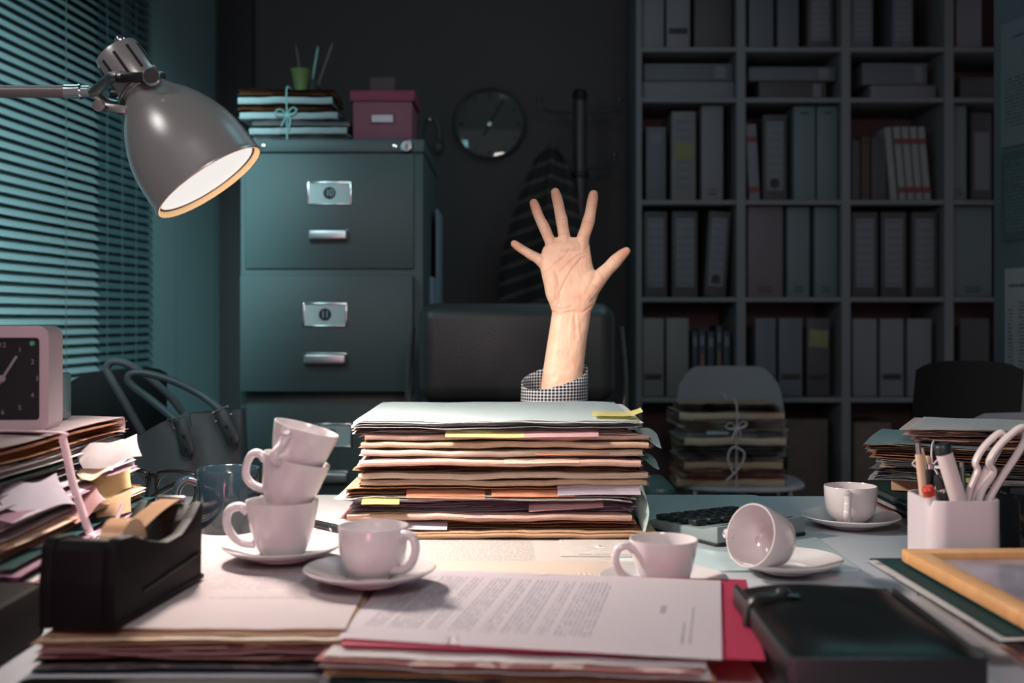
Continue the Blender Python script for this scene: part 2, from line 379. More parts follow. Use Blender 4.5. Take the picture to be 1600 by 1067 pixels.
# ================================================================ TABLE LAMP
LG = mat('lamp_grey_enamel', (142, 144, 144), .30, .35, var=.03, bump=.01, spec=.9)
LW_ = mat('lamp_reflector_white', (240, 232, 220), .5, bump=0)
BLB = mat('lamp_diffuser_glow', (60, 58, 56), .5, bump=0, emit=(255, 250, 246), ew=.86)
k = 1.30 / FX
C = P(327, 284, 1.30)
ax = Vector((.582, .0, -.813)).normalized()
T = thing('desk_lamp', 'grey metal desk lamp with bell shade, lit, reaching in from the left', 'lamp', (-.86, 1.30, DZ))
Minv = Matrix.Translation(-T.location)
LM = Minv @ axes(C, ax, (.81, 0, .58))
def lp(ps): return [(r * k, t * k) for t, r in ps]
prof = lp([(-176, 34), (-168, 38), (-157, 45), (-140, 59), (-120, 71), (-103, 79), (-80, 87), (-60, 91), (-38, 93), (-8, 94), (-2, 95), (0, 95.5), (2, 95)])
inn = lp([(2, 92), (-2, 91), (-40, 88), (-80, 82), (-120, 66), (-150, 44), (-168, 32)])
m = MB(); m.lathe(prof + inn, LM, 64); sh = m.done('lamp_shade', LG, T)
m = MB(); m.lathe(lp([(1.6, 93.5), (2.4, 92), (1.6, 90), (-1, 88.5), (-6, 88), (-6, 90), (-3, 91), (1, 93)] ) , LM, 64); m.done('reflector_rim', mat('lamp_rim_cream', (250, 214, 160), .5, bump=0, emit=(255, 205, 150), ew=.35), sh)  # emission stands in for bulb light falling on the rim
m = MB(); m.lathe(lp([(-6.2, 88.4), (-6.4, 84)]), LM, 64); m.done('groove', mat('groove_brown', (70, 40, 26), .6, bump=0), sh)
m = MB(); m.lathe(lp([(-7.5, 84.5), (-7, 60), (-6.5, 0)]), LM, 48); m.done('diffuser', BLB, sh)
m = MB(); m.lathe(lp([(-252, 0), (-252, 30), (-250, 34.5), (-245, 36.5), (-185, 37), (-178, 34), (-176, 0)]), LM, 48); hs = m.done('bulb_housing', LG, T)
m = MB()
for i in range(10):
    a = 2 * pi * i / 10 + .25
    for t0, t1 in ((-238, -198),):
        v = Vector((cos(a) * 37 * k, sin(a) * 37 * k, (t0 + t1) / 2 * k))
        m.box((0, 0, 0), (.0012, .0034, 42 * k), .0005, M=Matrix.Translation(v) @ Matrix.Rotation(a, 4, 'Z'))
m.done('vent_slot', mat('slot_black', (8, 8, 9), .8), hs, M=LM)
m = MB(); m.lathe([(0, 0), (.005, 0), (.006, -.004), (.004, -.009), (0, -.0095)], LM @ Matrix.Translation((.012, .006, -251 * k)), 16); m.done('end_screw', CHROME, hs)
def q(px, py, dy=0): return P(px, py, 1.30 + dy) - T.location
m = MB(); m.tube([q(-380, 143, 0), q(108, 143, 0)], .0072, 18); m.tube([q(-372, 143), q(-377, 400), q(-379, 848)], .0085, 18); m.done('arm', mat('lamp_arm_grey', (104, 98, 98), .4, .3, bump=.02), T)
m = MB(); m.box((q(-378, 862)), (.02, .02, .02), .004); bz = MB(); bz.lathe([(0, .0), (.085, 0), (.088, .006), (.085, .014), (.02, .018), (.012, .03), (0, .03)], Matrix.Translation((q(-378, 500).x, 0, 0)), 48); bz.done('base', LG, T); m.b.free()
m = MB(); m.tube([q(102, 143), q(124, 143)], .0082, 20); m.tube([q(122, 143), q(141, 143)], .0070, 20); m.tube([q(124, 143), q(127, 143)], .009, 20); m.done('ferrule', CHROME, T)
m = MB(); m.tube(curve([q(138, 143), q(150, 141, -.004), q(164, 128, -.016), q(176, 120, -.03), q(192, 120, -.034)], 6), [.006] * 25, 14)
m.tube(curve([q(138, 143), q(152, 150, .004), q(166, 158, .016), q(184, 160, .03), q(198, 148, .034)], 6), [.0055] * 25, 14); m.done('yoke', STEEL, T)
BKM = mat('bracket_dark_metal', (46, 44, 46), .3, .8, bump=0); m = MB(); m.box(q(215, 121, -.036), (68 * k, .006, .0115), .002); m.done('bracket', BKM, T)
m = MB(); m.box(q(196, 148, .034), (50 * k, .006, .010), .002); m.done('bracket', mat('bracket_dark_metal', (46, 44, 46), .3, .8, bump=0), T)
m = MB(); m.lathe([(0, 0), (.0095, 0), (.0105, .002), (.0105, .008), (.009, .010), (0, .0105)], Minv @ axes(P(240, 122, 1.26), (.05, -1, .05)), 28); kn = m.done('knob', CHROME, T); m = MB(); m.lathe([(0, .0104), (.0086, .0102), (.0084, .0112), (0, .0114)], Minv @ axes(P(240, 122, 1.26), (.05, -1, .05)), 28); m.done('knob_face', DARKPL, kn)
m = MB(); m.lathe([(0, 0), (.0055, 0), (.0065, .002), (.0065, .008), (0, .0085)], Minv @ axes(P(157, 166, 1.285), (0, -1, -.1)), 24); m.box(q(182, 170, -.01), (42 * k, .005, .010), .002, M=Matrix.Rotation(R(6), 4, 'Y')); m.tube([q(188, 160, -.006), q(198, 188, .01)], .0022, 8); m.done('lower_clamp', STEEL, T)
m = MB(); rn = [q(180, 137) + Vector((cos(a) * 25 * k * .9, sin(a) * .034, sin(a) * 8 * k + cos(a) * 15 * k)) for a in [2 * pi * i / 28 for i in range(28)]]
m.tube([LM @ Vector((cos(a) * 39 * k, sin(a) * 39 * k, -180 * k)) for a in [2 * pi * i / 36 for i in range(36)]], .0026, 8, closed=True); m.done('collar_ring', STEEL, T)
lo = lamp('SPOT', 'desk_lamp_bulb', C + ax * .004, C + ax, 38, (1.0, .87, .76), angle=146, blend=.5, soft=.045)

# ================================================================ FILING CABINET
CF = 2.85
CABM = mat('cabinet_green_grey_enamel', (70, 84, 86), .5, .0, var=.05, vs=3, bump=.1, bs=500)
T = thing('filing_cabinet', 'tall dark teal metal filing cabinet with chrome pulls and label holders', 'cabinet', (-.452, CF, 0))
def cx(px, d=CF): return (px - 800) / FX * d + .452
def cz(py, d=CF): return CZ - (py - 500) / FX * d
m = MB(); m.bb(cx(375), cx(661), .004, .5, .03, cz(222), .003); m.bb(cx(373), cx(663), -.006, .5, cz(238), cz(218), .003)
m.done('carcass', CABM, T)
def label_holder(par, x0, x1, z0, z1, y, txt):
    m = MB(); t = .0045; zc = (z0 + z1) / 2; xc = (x0 + x1) / 2
    m.bb(x0, x1, y - .004, y, z1 - t, z1, .001); m.bb(x0, x1, y - .004, y, z0, z0 + t * .6, .001); m.bb(x0, x0 + t, y - .005, y, z0, z1, .001); m.bb(x1 - t, x1, y - .005, y, z0, z1, .001)
    h = m.done('label_holder', CHROME, par)
    m = MB(); m.bb(x0 + .003, x1 - .003, y - .0022, y - .0006, z0 + .002, z1 - .003); m.done('label_card', mat('label_card_pale', (196, 208, 210), .7, bump=0), h)
    m = MB(); m.lathe([(0, 0), (.0155, 0), (.0155, .0006), (0, .0006)], axes((xc, y - .0024, zc), (0, -1, 0)), 32); m.done('badge', mat('badge_dark', (20, 42, 46), .6, bump=0), h)
    text_mesh('numeral', txt, .023, mat('numeral_pale', (170, 188, 190), .6, bump=0), h, (xc, y - .0035, zc), (pi / 2, 0, 0), space_character=.85)
HDL = mat('metal_pull', (190, 196, 198), .3, .85, var=.03, bump=0)
def pull(par, x0, x1, zc, y):
    m = MB(); xc = (x0 + x1) / 2; m.box((xc, y - .019, zc), (x1 - x0, .012, .027), .0058, seg=4)
    for x in (x0 + .005, x1 - .005): m.box((x, y - .010, zc), (.010, .022, .024), .004, seg=3)
    m.box((xc, y - .001, zc + .012), (x1 - x0 - .004, .002, .006), .0006)
    m.done('handle', HDL, par)
def drawer(px0, px1, py0, py1, out, lab, hd, txt):
    d = CF - out; X0, X1, Z1, Z0 = cx(px0, d), cx(px1, d), cz(py0, d), cz(py1, d)
    m = MB(); m.bb(X0, X1, -out - .004, .012 if out < .01 else .02, Z0, Z1, .0035)
    if out > .01: m.bb(X0 + .02, X1 - .02, .0 - out, .01, Z0 + .02, Z1 - .03)
    D = m.done('drawer', CABM, T)
    if lab: label_holder(D, cx(lab[0], d), cx(lab[1], d), cz(lab[3], d), cz(lab[2], d), -out - .004, txt)
    if hd: pull(D, cx(hd[0], d), cx(hd[1], d), cz((hd[2] + hd[3]) / 2, d), -out - .004)
drawer(383, 647, 240, 420, .0, (481, 550, 284, 320), (484, 545, 358, 377), '10')
drawer(375, 645, 430, 612, .045, (474, 543, 473, 510), (477, 543, 550, 571), '11')
drawer(386, 650, 620, 805, .0, (485, 551, 661, 698), (484, 545, 735, 754), '12')
drawer(386, 650, 815, 1000, .0, None, (484, 545, 930, 949), '')
m = MB(); m.lathe([(0, 0), (.0165, 0), (.0165, .004), (.013, .007), (0, .0075)], axes((cx(636), -.006, cz(229)), (0, -1, 0)), 28); lk = m.done('lock', CHROME, T)
m = MB(); m.box((cx(636), -.0142, cz(231)), (.003, .001, .014)); m.done('keyhole', DARKPL, lk)
m = MB(); m.lathe([(0, 0), (.006, 0), (.005, .006), (0, .007)], axes((cx(618), -.006, cz(229)), (0, -1, 0)), 20); m.lathe([(0, 0), (.006, 0), (.005, .006), (0, .007)], axes((cx(412), -.006, cz(229)), (0, -1, 0)), 20); m.done('rivet', CHROME, T)
m = MB(); m.bb(cx(661) + .0005, cx(661) + .012, .2, .44, .62, 1.13, .002); m.bb(cx(661) + .013, cx(661) + .018, .28, .5, .9, 1.32, .001)
solo('hanging_papers', m, mat('paper_bluish', (120, 140, 152), .8), 'bluish papers hanging on the right side of the filing cabinet', 'papers', (-.452, CF, 0))
CT = cz(218)
# bundle on the cabinet
bx = (463 - 800) / FX * 2.99
z = CT + .0005
tones = [(TEALC, 'white'), (MINT, 'grey'), (TEALC, 'white'), (MINT, 'white'), (TEALC, 'brown'), (MINT, 'grey'), (TEALC, 'brown')]
nm = ['lowest dark folder of the tied bundle on the filing cabinet', 'second folder from the bottom of the tied bundle on the cabinet', 'third folder from the bottom of the tied bundle on the cabinet', 'middle pale mint folder of the tied bundle on the cabinet', 'third folder from the top of the tied bundle on the cabinet', 'second folder from the top of the tied bundle on the cabinet', 'top dark folder of the tied bundle on the filing cabinet']
for i, (c_, p_) in enumerate(tones):
    h = .0185; off = .025 if i < 3 else (-.012 if i > 3 else 0)
    folder(nm[i], .255 if i < 4 else .245, .2, h, (bx + off, 3.0, z), random.Random(i).uniform(-.04, .04), c_, PG[p_], 40 + i, 'tied folders on the filing cabinet', n=4, a=.001, front=i in (1, 3, 5)); z += h + .0012
BT = z
string_wrap('pale string with a drooping bow tied round the bundle on the filing cabinet', bx, 3.0, CT, BT, .12, .108, 0, -.005, True, .0028, mat_=mat('string_mint', (150, 190, 188), .9), bow_h=.5, bs=.9)
# pencil pot on the bundle
T = thing('pencil_cup', 'small green cup standing on the tied bundle on the cabinet', 'cup', ((470 - 800) / FX * 3.0, 3.0, BT + .001))
m = MB(); m.lathe([(0, 0), (.014, 0), (.024, .062), (.028, .068), (.026, .069), (.022, .062), (.013, .003), (0, .003)], None, 24); m.done('cup', mat('cup_green', (92, 108, 62), .5), T)
for i, (a, b, c_) in enumerate(((-.03, 0, .1), (.02, .01, .12), (-.012, .0, .13))):
    pass
for (x0, y0, x1, y1, lb, cc) in ((483, 134, 497, 72, 'thin pale pencil leaning in the dark holder on the cabinet bundle, left one', (120, 150, 150)), (489, 134, 520, 66, 'thin grey pencil leaning far right out of the dark holder on the bundle', (90, 84, 80)), (476, 132, 462, 70, 'thin dark pencil leaning left behind the small green cup', (70, 66, 62))):
    a, b = P(x0, y0, 3.05), P(x1, y1, 3.05); a.z = BT + .002
    m = MB(); m.tube([Vector((0, 0, 0)), (b - a) * .93, b - a], [.0035, .0035, .0008], 8); solo('pencil', m, mat('pencil_%d' % x0, cc, .5), lb, 'pencil', a, group='pencils above the cabinet bundle')
m = MB(); m.lathe([(.020, 0), (.022, .05), (.021, .05), (.019, .002), (0, .002), (0, 0), (.02, 0)], None, 24)
p = P(485, 134, 3.05); solo('pencil_holder', m, mat('holder_dark_mesh', (40, 42, 42), .6), 'small dark pencil holder behind the green cup on the bundle', 'pencil holder', (p.x, 3.05, BT + .001))
# pink box
bc = (601 - 800) / FX * 2.97; T = thing('storage_box', 'burgundy pink cardboard storage box with lid and label on the cabinet', 'box', (bc, 3.0, CT + .0005))
PKB = mat('box_burgundy', (128, 72, 88), .7, var=.05)
m = MB(); m.box((0, 0, .057), (.152, .16, .114), .003); m.done('box_body', PKB, T)
m = MB(); m.box((0, 0, .122), (.166, .174, .028), .003); m.done('lid', mat('box_lid_burgundy', (122, 42, 66), .65, var=.05), T)
m = MB(); m.box((0, -.0815, .064), (.064, .003, .028), .001); m.done('label_frame', mat('label_frame_dark', (120, 50, 74), .5), T)
m = MB(); m.box((0, -.0835, .064), (.054, .002, .018)); m.done('label', mat('label_lilac', (206, 190, 200), .7, bump=0), T)
m = MB(); m.box((0, 0, .022), (.066, .07, .044), .004); solo('small_box', m, mat('box_dark_brown', (74, 50, 54), .7), 'small dark brown box on top of the burgundy box', 'box', (bc - .006, 3.0, CT + .1375))
# wall clock
T = thing('wall_clock', 'round dark wall clock hanging on the charcoal back wall', 'clock', P(765, 195, 4.70)); 
cr = 57 / FX * 4.66; A = Matrix.Rotation(pi / 2, 4, 'X')
m = MB(); m.lathe([(0, 0), (cr * .97, 0), (cr, .01), (cr, .03), (cr * .96, .036), (cr * .9, .03), (cr * .9, .02)], A, 56); m.done('rim', mat('clock_rim', (92, 92, 94), .3, .5, bump=0), T)
m = MB(); m.lathe([(0, .014), (cr * .93, .014), (cr * .93, .016), (0, .016)], A, 56); fc = m.done('dial', mat('clock_dial_grey', (86, 92, 92), .5), T)
m = MB()
for i in range(12):
    a = 2 * pi * i / 12; m.box((sin(a) * cr * .78, -.0175, cos(a) * cr * .78), (.008 if i % 3 == 0 else .005, .002, .018), M=Matrix.Rotation(a, 4, 'Y'))
m.done('hour_marks', mat('clock_marks', (30, 30, 32), .6), fc)
m = MB()
for a, L, w in ((R(30), .115, .008), (R(205), .055, .012)): m.box((sin(a) * L / 2, -.02, cos(a) * L / 2), (w, .002, L), M=Matrix.Rotation(a, 4, 'Y'))
m.done('hands', mat('clock_hands', (22, 22, 24), .5), T)
m = MB(); m.lathe([(0, .018), (.01, .018), (.008, .026), (0, .027)], A, 20); m.done('hub', CHROME, T)
m = MB(); m.lathe([(0, .031), (cr * .6, .0305), (cr * .9, .027)], A, 48); m.done('glass', mat('clock_glass', (255, 255, 255), .02, trans=1, bump=0, var=0), T)
# headphones hanging on the wall
T = thing('headphones', 'grey headphones hanging on the wall just right of the cabinet top', 'headphones', P(672, 240, 4.66))
k4 = 4.66 / FX; GY = mat('headphone_grey', (84, 86, 90), .4)
m = MB(); m.tube(curve([(-.03, 0, .03), (-.042, 0, .09), (-.02, 0, .145), (.015, 0, .15), (.038, 0, .10), (.036, 0, .04)], 6), .006, 8); m.done('headband', GY, T)
for x in (-.028, .034): m = MB(); m.lathe([(0, -.012), (.024, -.012), (.028, -.004), (.024, .012), (0, .012)], Matrix.Translation((x, 0, .025)) @ Matrix.Rotation(pi / 2, 4, 'Y'), 20); m.done('ear_cup', GY, T)
m = MB(); m.tube([(0, .035, .143), (0, -.012, .138)], .004, 8); m.done('wall_hook', STEEL, T)
# coat stand
px_ = (906 - 800) / FX * 4.4; CS = mat('coat_stand_metal', (66, 62, 64), .4, .3, bump=0)
T = thing('coat_stand', 'dark metal coat stand with curved hooks against the back wall', 'coat stand', (px_, 4.4, 0))
m = MB(); m.tube([(0, 0, .02), (0, 0, 1.86)], .026, 20); m.done('pole', CS, T)
m = MB(); m.lathe([(0, 0), (.17, 0), (.18, .01), (.17, .022), (.05, .03), (.03, .05), (0, .05)], None, 32); m.done('base', CS, T)
def zz(py): return CZ - (py - 500) / FX * 4.4
m = MB(); m.lathe([(.026, -.012), (.036, -.008), (.036, .008), (.026, .012)], Matrix.Translation((0, 0, zz(273))), 24); m.done('collar', DARKPL, T); m = MB(); m.lathe([(0, .03), (.022, .024), (.03, 0), (.022, -.02), (0, -.026)], Matrix.Translation((0, 0, zz(150))), 24); m.done('finial', DARKPL, T)
for zq, sg in ((zz(175), ((-.145, -.02), (.14, -.02), (.02, .14))), (zz(262), ((-.09, -.03), (.12, -.03), (.02, .12)))):
    for (hx, hy) in sg:
        v = Vector((hx, hy, 0)); m = MB(); m.tube(curve([(0, 0, zq), v * .6 + Vector((0, 0, zq - .002)), v + Vector((0, 0, zq + .01)), v * 1.08 + Vector((0, 0, zq + .04))], 6), .007, 8); m.lathe([(0, .014), (.012, .006), (.012, -.006), (0, -.012)], Matrix.Translation(v * 1.08 + Vector((0, 0, zq + .045))), 12); m.done('hook', CS, T)
# striped scarf on the stand
g = NG('cloth_striped_dark'); x_, y_, z_ = g.xyz(g.obj()); f_ = g.rng(g.math('FRACT', g.math('ADD', g.math('MULTIPLY', z_, 17.5), g.math('MULTIPLY', g.math('ABSOLUTE', x_), 6))), .0, .3)
g.l.new(g.mix(f_, rgb((66, 63, 65)), rgb((110, 102, 100))), g.p.inputs['Base Color']); g.p.inputs['Roughness'].default_value = .95; g.bump(g.noise(g.obj(), 120), .4, .002)
m = MB(); X0 = px_ - .15
def sc_(u, v):
    w = .03 + .135 * min(1, v * 1.5) ** .6; a = (u - .5) * 2
    return (-.035 * v + a * w, -.02 - .035 * (1 - abs(a)) * min(1, v * 3 + .2) - .012 * sin(a * 9 + v * 3), -.62 * v + .02 * cos(a * 2) * (1 - v))
m.grid(sc_, 28, 20, .012); solo('striped_coat', m, g.m, 'dark striped cloth coat hanging from a left hook of the coat stand', 'coat', (px_ - .117, 4.33, zz(238)))
# ================================================================ BOOKSHELF
SD = 4.30
SH = mat('shelf_laminate', (108, 110, 114), .6, var=.03, vs=6, bump=.05)
SB = mat('shelf_back_dark', (112, 88, 92), .85, var=.05)
def sx(px, d=SD): return (px - 800) / FX * d
def sz(py, d=SD): return CZ - (py - 500) / FX * d
T = thing('bookshelf', 'large open cube bookshelf full of binders along the back of the office', 'bookshelf', (0, SD, 0))
ups = [(994, 1003), (1151, 1165), (1315, 1329), (1476, 1490), (1641, 1655)]
for a, b in ups: m = MB(); m.bb(sx(a), sx(b), 0, .38, 0, sz(-150), .001); m.done('upright', SH, T)
rows = [76, 155, 315, 467, 624, 782]; gaps = [(1003, 1151), (1165, 1315), (1329, 1476), (1490, 1641)]
for r in rows + [-70, 880]:
    for a, b in gaps: m = MB(); m.bb(sx(a), sx(b), .002, .36, sz(r) - .011, sz(r) + .006, .0005); m.done('shelf_board', SH, T)
m = MB(); m.bb(sx(994), sx(1655), .372, .385, 0, sz(-150)); m.done('back_panel', SB, T)
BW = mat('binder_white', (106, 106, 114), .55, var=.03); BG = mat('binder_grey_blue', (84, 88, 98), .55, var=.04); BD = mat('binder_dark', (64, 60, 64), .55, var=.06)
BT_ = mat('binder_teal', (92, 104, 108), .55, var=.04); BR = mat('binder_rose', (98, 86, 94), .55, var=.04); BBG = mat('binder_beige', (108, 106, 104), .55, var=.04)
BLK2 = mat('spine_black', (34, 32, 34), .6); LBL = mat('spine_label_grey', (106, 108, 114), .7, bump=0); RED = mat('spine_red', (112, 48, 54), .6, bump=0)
LINED = text_mat('spine_label_lined', (132, 136, 142), (70, 70, 76), [(-.03, .03, -.2, .2)], .024, strength=.55, wscale=8)
def lined(w, h, z0, nn=8, col=LBL):
    pass
def binder(px0, px1, pyt, row, body, label, kind='binder', style='', tilt=0, dep=.27, yoff=.03, name='binder', group='binders on the bookshelf'):
    d = SD + yoff; X0, X1 = sx(px0 + .7), sx(px1 - .7); zb = sz(row) + .0065 if row is not None else 0; w = X1 - X0; h = sz(pyt, d) - zb
    T = thing(name, label, 'binder' if name == 'binder' else name.replace('_', ' '), ((X0 + X1) / 2, d, zb), 0, group)
    if tilt: T.rotation_euler = (0, R(tilt), 0); T.location.z += w / 2 * abs(sin(R(tilt))) + .0005
    m = MB()
    if name == 'binder':
        m.box((0, .003, h / 2), (w - .002, .006, h), .0025)
        for s_ in (-1, 1): m.box((s_ * (w / 2 - .0025), dep / 2, h / 2), (.0025, dep, h - .002), .0008)
        m.done('cover', body, T); m = MB(); m.box((0, dep / 2, h * .47), (w * .7, dep * .86, h * .9)); m.done('papers', PG['white'], T)
    elif name == 'magazine_file':
        m.box((0, .002, h / 2), (w - .002, .004, h), .0015)
        for s_ in (-1, 1): m.box((s_ * (w / 2 - .0025), dep / 2, h * .45), (.003, dep, h * .9), .001)
        m.box((0, dep / 2, .002), (w - .004, dep, .003)); m.done('case', body, T); m = MB(); m.box((0, dep / 2, h * .4), (w * .8, dep * .9, h * .72)); m.done('papers', PG['grey'], T)
    elif name == 'book':
        m.box((0, .004, h / 2), (w - .001, .009, h), .0035)
        for s_ in (-1, 1): m.box((s_ * (w / 2 - .0015), dep / 2, h / 2), (.002, dep, h), .0006)
        m.done('cover', body, T); m = MB(); m.box((0, dep / 2, h / 2), (w - .005, dep - .01, h - .008)); m.done('pages', PG['grey'], T)
    fy = -.0012
    if 'L' in style:   # lined spine label
        m = MB(); m.box((0, fy, h * .52), (w * .7, .0008, h * .8), .0002); lb = m.done('spine_label', LBL, T)
        m = MB()
        for i in range(9): m.box((0, fy - .0008, h * .16 + h * .72 * i / 8), (w * .62, .0006, .0016))
        m.done('ruled_lines', BLK2, lb)
    if 'W' in style: m = MB(); m.box((0, fy, h * .45), (w * .72, .0008, h * .66), .0002); m.done('spine_label', LBL, T)
    if 'H' in style: m = MB(); m.lathe([(.0, 0), (w * .17, 0), (w * .2, .0015), (w * .2, 0)], axes((0, fy - .0008, h * .2), (0, -1, 0)), 20); m.done('finger_hole', BLK2, T)
    if 'S' in style: m = MB(); m.box((0, fy, h * .26), (w * .78, .001, .022), .0003); m.done('label_slot', BLK2, T)
    if 'Y' in style: m = MB(); m.box((0, fy - .001, h * (.55 if 'L' in style else .74)), (min(w * .95, .072), .0008, .066), .0002, M=Matrix.Rotation(R(4), 4, 'Y')); m.done('sticky_note', mat('note_olive', (120, 120, 84), .8, bump=0), T)
    if 'O' in style: m = MB(); m.box((0, fy, h * .07), (w * .4, .0008, .005)); m.box((0, fy, h * .11), (w * .4, .0008, .004)); m.done('print_mark', BLK2, T)
    if 'T' in style: m = MB(); m.box((0, fy, h * .93), (w * .38, .0008, .006)); m.done('print_mark', BLK2, T)
    if 'R' in style:
        for zc in (.8, .14): m = MB(); m.box((0, fy, h * zc), (w * .98, .001, h * .075)); m.done('red_band', RED, T)
    if 'K' in style: m = MB(); m.box((0, fy, h * .84), (w * .6, .0008, h * .14)); m.done('title_patch', LBL, T)
    if 'G' in style: m = MB(); m.box((0, fy, h * .34), (w * .6, .0008, h * .62)); m.done('orange_strip', mat('strip_orange', (112, 80, 56), .7), T)
    return T
r0, r1, r2, r3, r4, r5 = rows
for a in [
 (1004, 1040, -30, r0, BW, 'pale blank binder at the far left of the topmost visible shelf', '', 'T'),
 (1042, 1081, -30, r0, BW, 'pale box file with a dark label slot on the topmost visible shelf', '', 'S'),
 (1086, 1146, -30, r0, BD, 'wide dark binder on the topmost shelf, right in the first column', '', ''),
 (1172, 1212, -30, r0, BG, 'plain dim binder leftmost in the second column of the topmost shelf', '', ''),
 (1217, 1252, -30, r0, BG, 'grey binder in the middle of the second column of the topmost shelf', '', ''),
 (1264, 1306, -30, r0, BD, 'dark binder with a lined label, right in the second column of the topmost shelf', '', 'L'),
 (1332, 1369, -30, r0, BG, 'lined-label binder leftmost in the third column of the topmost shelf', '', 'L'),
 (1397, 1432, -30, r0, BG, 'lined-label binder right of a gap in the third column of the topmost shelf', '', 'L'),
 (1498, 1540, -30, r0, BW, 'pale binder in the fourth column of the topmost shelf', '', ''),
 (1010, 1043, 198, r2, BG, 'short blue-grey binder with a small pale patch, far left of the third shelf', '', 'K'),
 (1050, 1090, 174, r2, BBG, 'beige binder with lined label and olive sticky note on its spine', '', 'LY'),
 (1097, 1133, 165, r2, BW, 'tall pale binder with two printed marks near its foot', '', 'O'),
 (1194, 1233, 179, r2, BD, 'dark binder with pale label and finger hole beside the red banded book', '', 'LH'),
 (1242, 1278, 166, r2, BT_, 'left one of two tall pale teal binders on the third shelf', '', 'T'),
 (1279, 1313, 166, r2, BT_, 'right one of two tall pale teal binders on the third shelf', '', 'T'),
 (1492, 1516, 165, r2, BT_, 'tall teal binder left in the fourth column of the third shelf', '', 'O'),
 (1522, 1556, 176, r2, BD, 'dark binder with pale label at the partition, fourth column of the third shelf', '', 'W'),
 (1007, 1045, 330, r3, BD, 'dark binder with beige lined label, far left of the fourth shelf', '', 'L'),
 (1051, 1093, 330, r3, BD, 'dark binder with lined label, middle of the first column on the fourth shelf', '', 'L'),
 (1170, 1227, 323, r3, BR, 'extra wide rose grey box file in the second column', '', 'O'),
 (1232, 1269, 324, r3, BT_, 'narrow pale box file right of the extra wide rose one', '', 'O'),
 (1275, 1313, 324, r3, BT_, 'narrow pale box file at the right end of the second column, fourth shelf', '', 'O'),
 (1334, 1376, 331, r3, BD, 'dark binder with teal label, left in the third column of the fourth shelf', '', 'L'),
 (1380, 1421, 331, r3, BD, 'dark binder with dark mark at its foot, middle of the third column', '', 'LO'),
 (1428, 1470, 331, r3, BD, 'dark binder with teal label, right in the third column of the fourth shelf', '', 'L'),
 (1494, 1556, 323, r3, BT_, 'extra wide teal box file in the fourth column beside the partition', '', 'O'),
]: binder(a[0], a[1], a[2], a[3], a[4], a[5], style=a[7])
binder(1101, 1137, 331, r3, BD, 'leaning dark binder with finger hole, right in the first column', style='LH', tilt=3.5)
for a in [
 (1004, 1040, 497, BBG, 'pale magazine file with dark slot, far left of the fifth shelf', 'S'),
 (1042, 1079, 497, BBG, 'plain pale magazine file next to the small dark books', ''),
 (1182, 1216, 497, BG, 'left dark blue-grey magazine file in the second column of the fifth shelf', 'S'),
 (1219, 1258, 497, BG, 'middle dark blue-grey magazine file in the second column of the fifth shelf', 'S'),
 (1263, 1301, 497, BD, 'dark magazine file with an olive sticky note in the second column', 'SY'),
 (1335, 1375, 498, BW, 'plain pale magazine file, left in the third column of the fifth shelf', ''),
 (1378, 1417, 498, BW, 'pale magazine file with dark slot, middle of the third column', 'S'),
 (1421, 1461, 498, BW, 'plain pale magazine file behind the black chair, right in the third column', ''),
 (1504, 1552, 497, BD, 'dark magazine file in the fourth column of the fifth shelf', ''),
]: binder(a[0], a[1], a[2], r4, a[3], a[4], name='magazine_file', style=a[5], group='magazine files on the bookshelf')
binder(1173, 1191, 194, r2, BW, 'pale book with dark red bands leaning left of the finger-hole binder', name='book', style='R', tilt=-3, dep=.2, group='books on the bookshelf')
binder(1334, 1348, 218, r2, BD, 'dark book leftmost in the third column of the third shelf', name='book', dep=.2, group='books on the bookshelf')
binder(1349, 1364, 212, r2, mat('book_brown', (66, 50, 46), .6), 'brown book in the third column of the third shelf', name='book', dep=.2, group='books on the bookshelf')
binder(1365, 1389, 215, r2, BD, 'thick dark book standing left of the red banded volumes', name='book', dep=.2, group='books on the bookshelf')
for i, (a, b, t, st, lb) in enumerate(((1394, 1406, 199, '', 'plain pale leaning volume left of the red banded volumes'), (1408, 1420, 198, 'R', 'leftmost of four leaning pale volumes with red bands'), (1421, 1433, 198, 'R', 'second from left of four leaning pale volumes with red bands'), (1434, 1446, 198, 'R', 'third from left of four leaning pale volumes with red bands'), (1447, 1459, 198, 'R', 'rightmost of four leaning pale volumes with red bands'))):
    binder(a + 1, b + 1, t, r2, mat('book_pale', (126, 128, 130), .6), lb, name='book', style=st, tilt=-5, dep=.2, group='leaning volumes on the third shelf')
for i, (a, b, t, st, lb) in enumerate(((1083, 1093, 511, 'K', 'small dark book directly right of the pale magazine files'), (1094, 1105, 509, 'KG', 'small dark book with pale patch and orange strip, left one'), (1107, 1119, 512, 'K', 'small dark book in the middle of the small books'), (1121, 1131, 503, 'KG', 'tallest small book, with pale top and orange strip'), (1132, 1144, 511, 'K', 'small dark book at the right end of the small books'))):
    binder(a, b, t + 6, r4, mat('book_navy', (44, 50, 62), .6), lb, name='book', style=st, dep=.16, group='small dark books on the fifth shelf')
def lying(px0, px1, py0, py1, m_, label, name='binder', end=True, yoff=.04):
    d = SD + yoff; X0, X1, Z1, Z0 = sx(px0, d), sx(px1, d), sz(py0, d), sz(py1, d)
    T = thing(name, label, name.replace('_', ' '), ((X0 + X1) / 2, d, Z0), 0, 'files lying flat on the second shelf'); w = X1 - X0; h = Z1 - Z0
    m = MB(); m.box((0, .12, h / 2), (w, .24, h - .0005), .004); m.done('case', m_, T)
    if end: m = MB(); m.box((w * .36, -.0008, h / 2), (w * .12, .0008, h * .7)); m.done('end_label', LBL, T)
zb = sz(r1) + .0065
def pyof(z, d=SD + .04): return 500 + (CZ - z) * FX / d
b_ = pyof(zb)
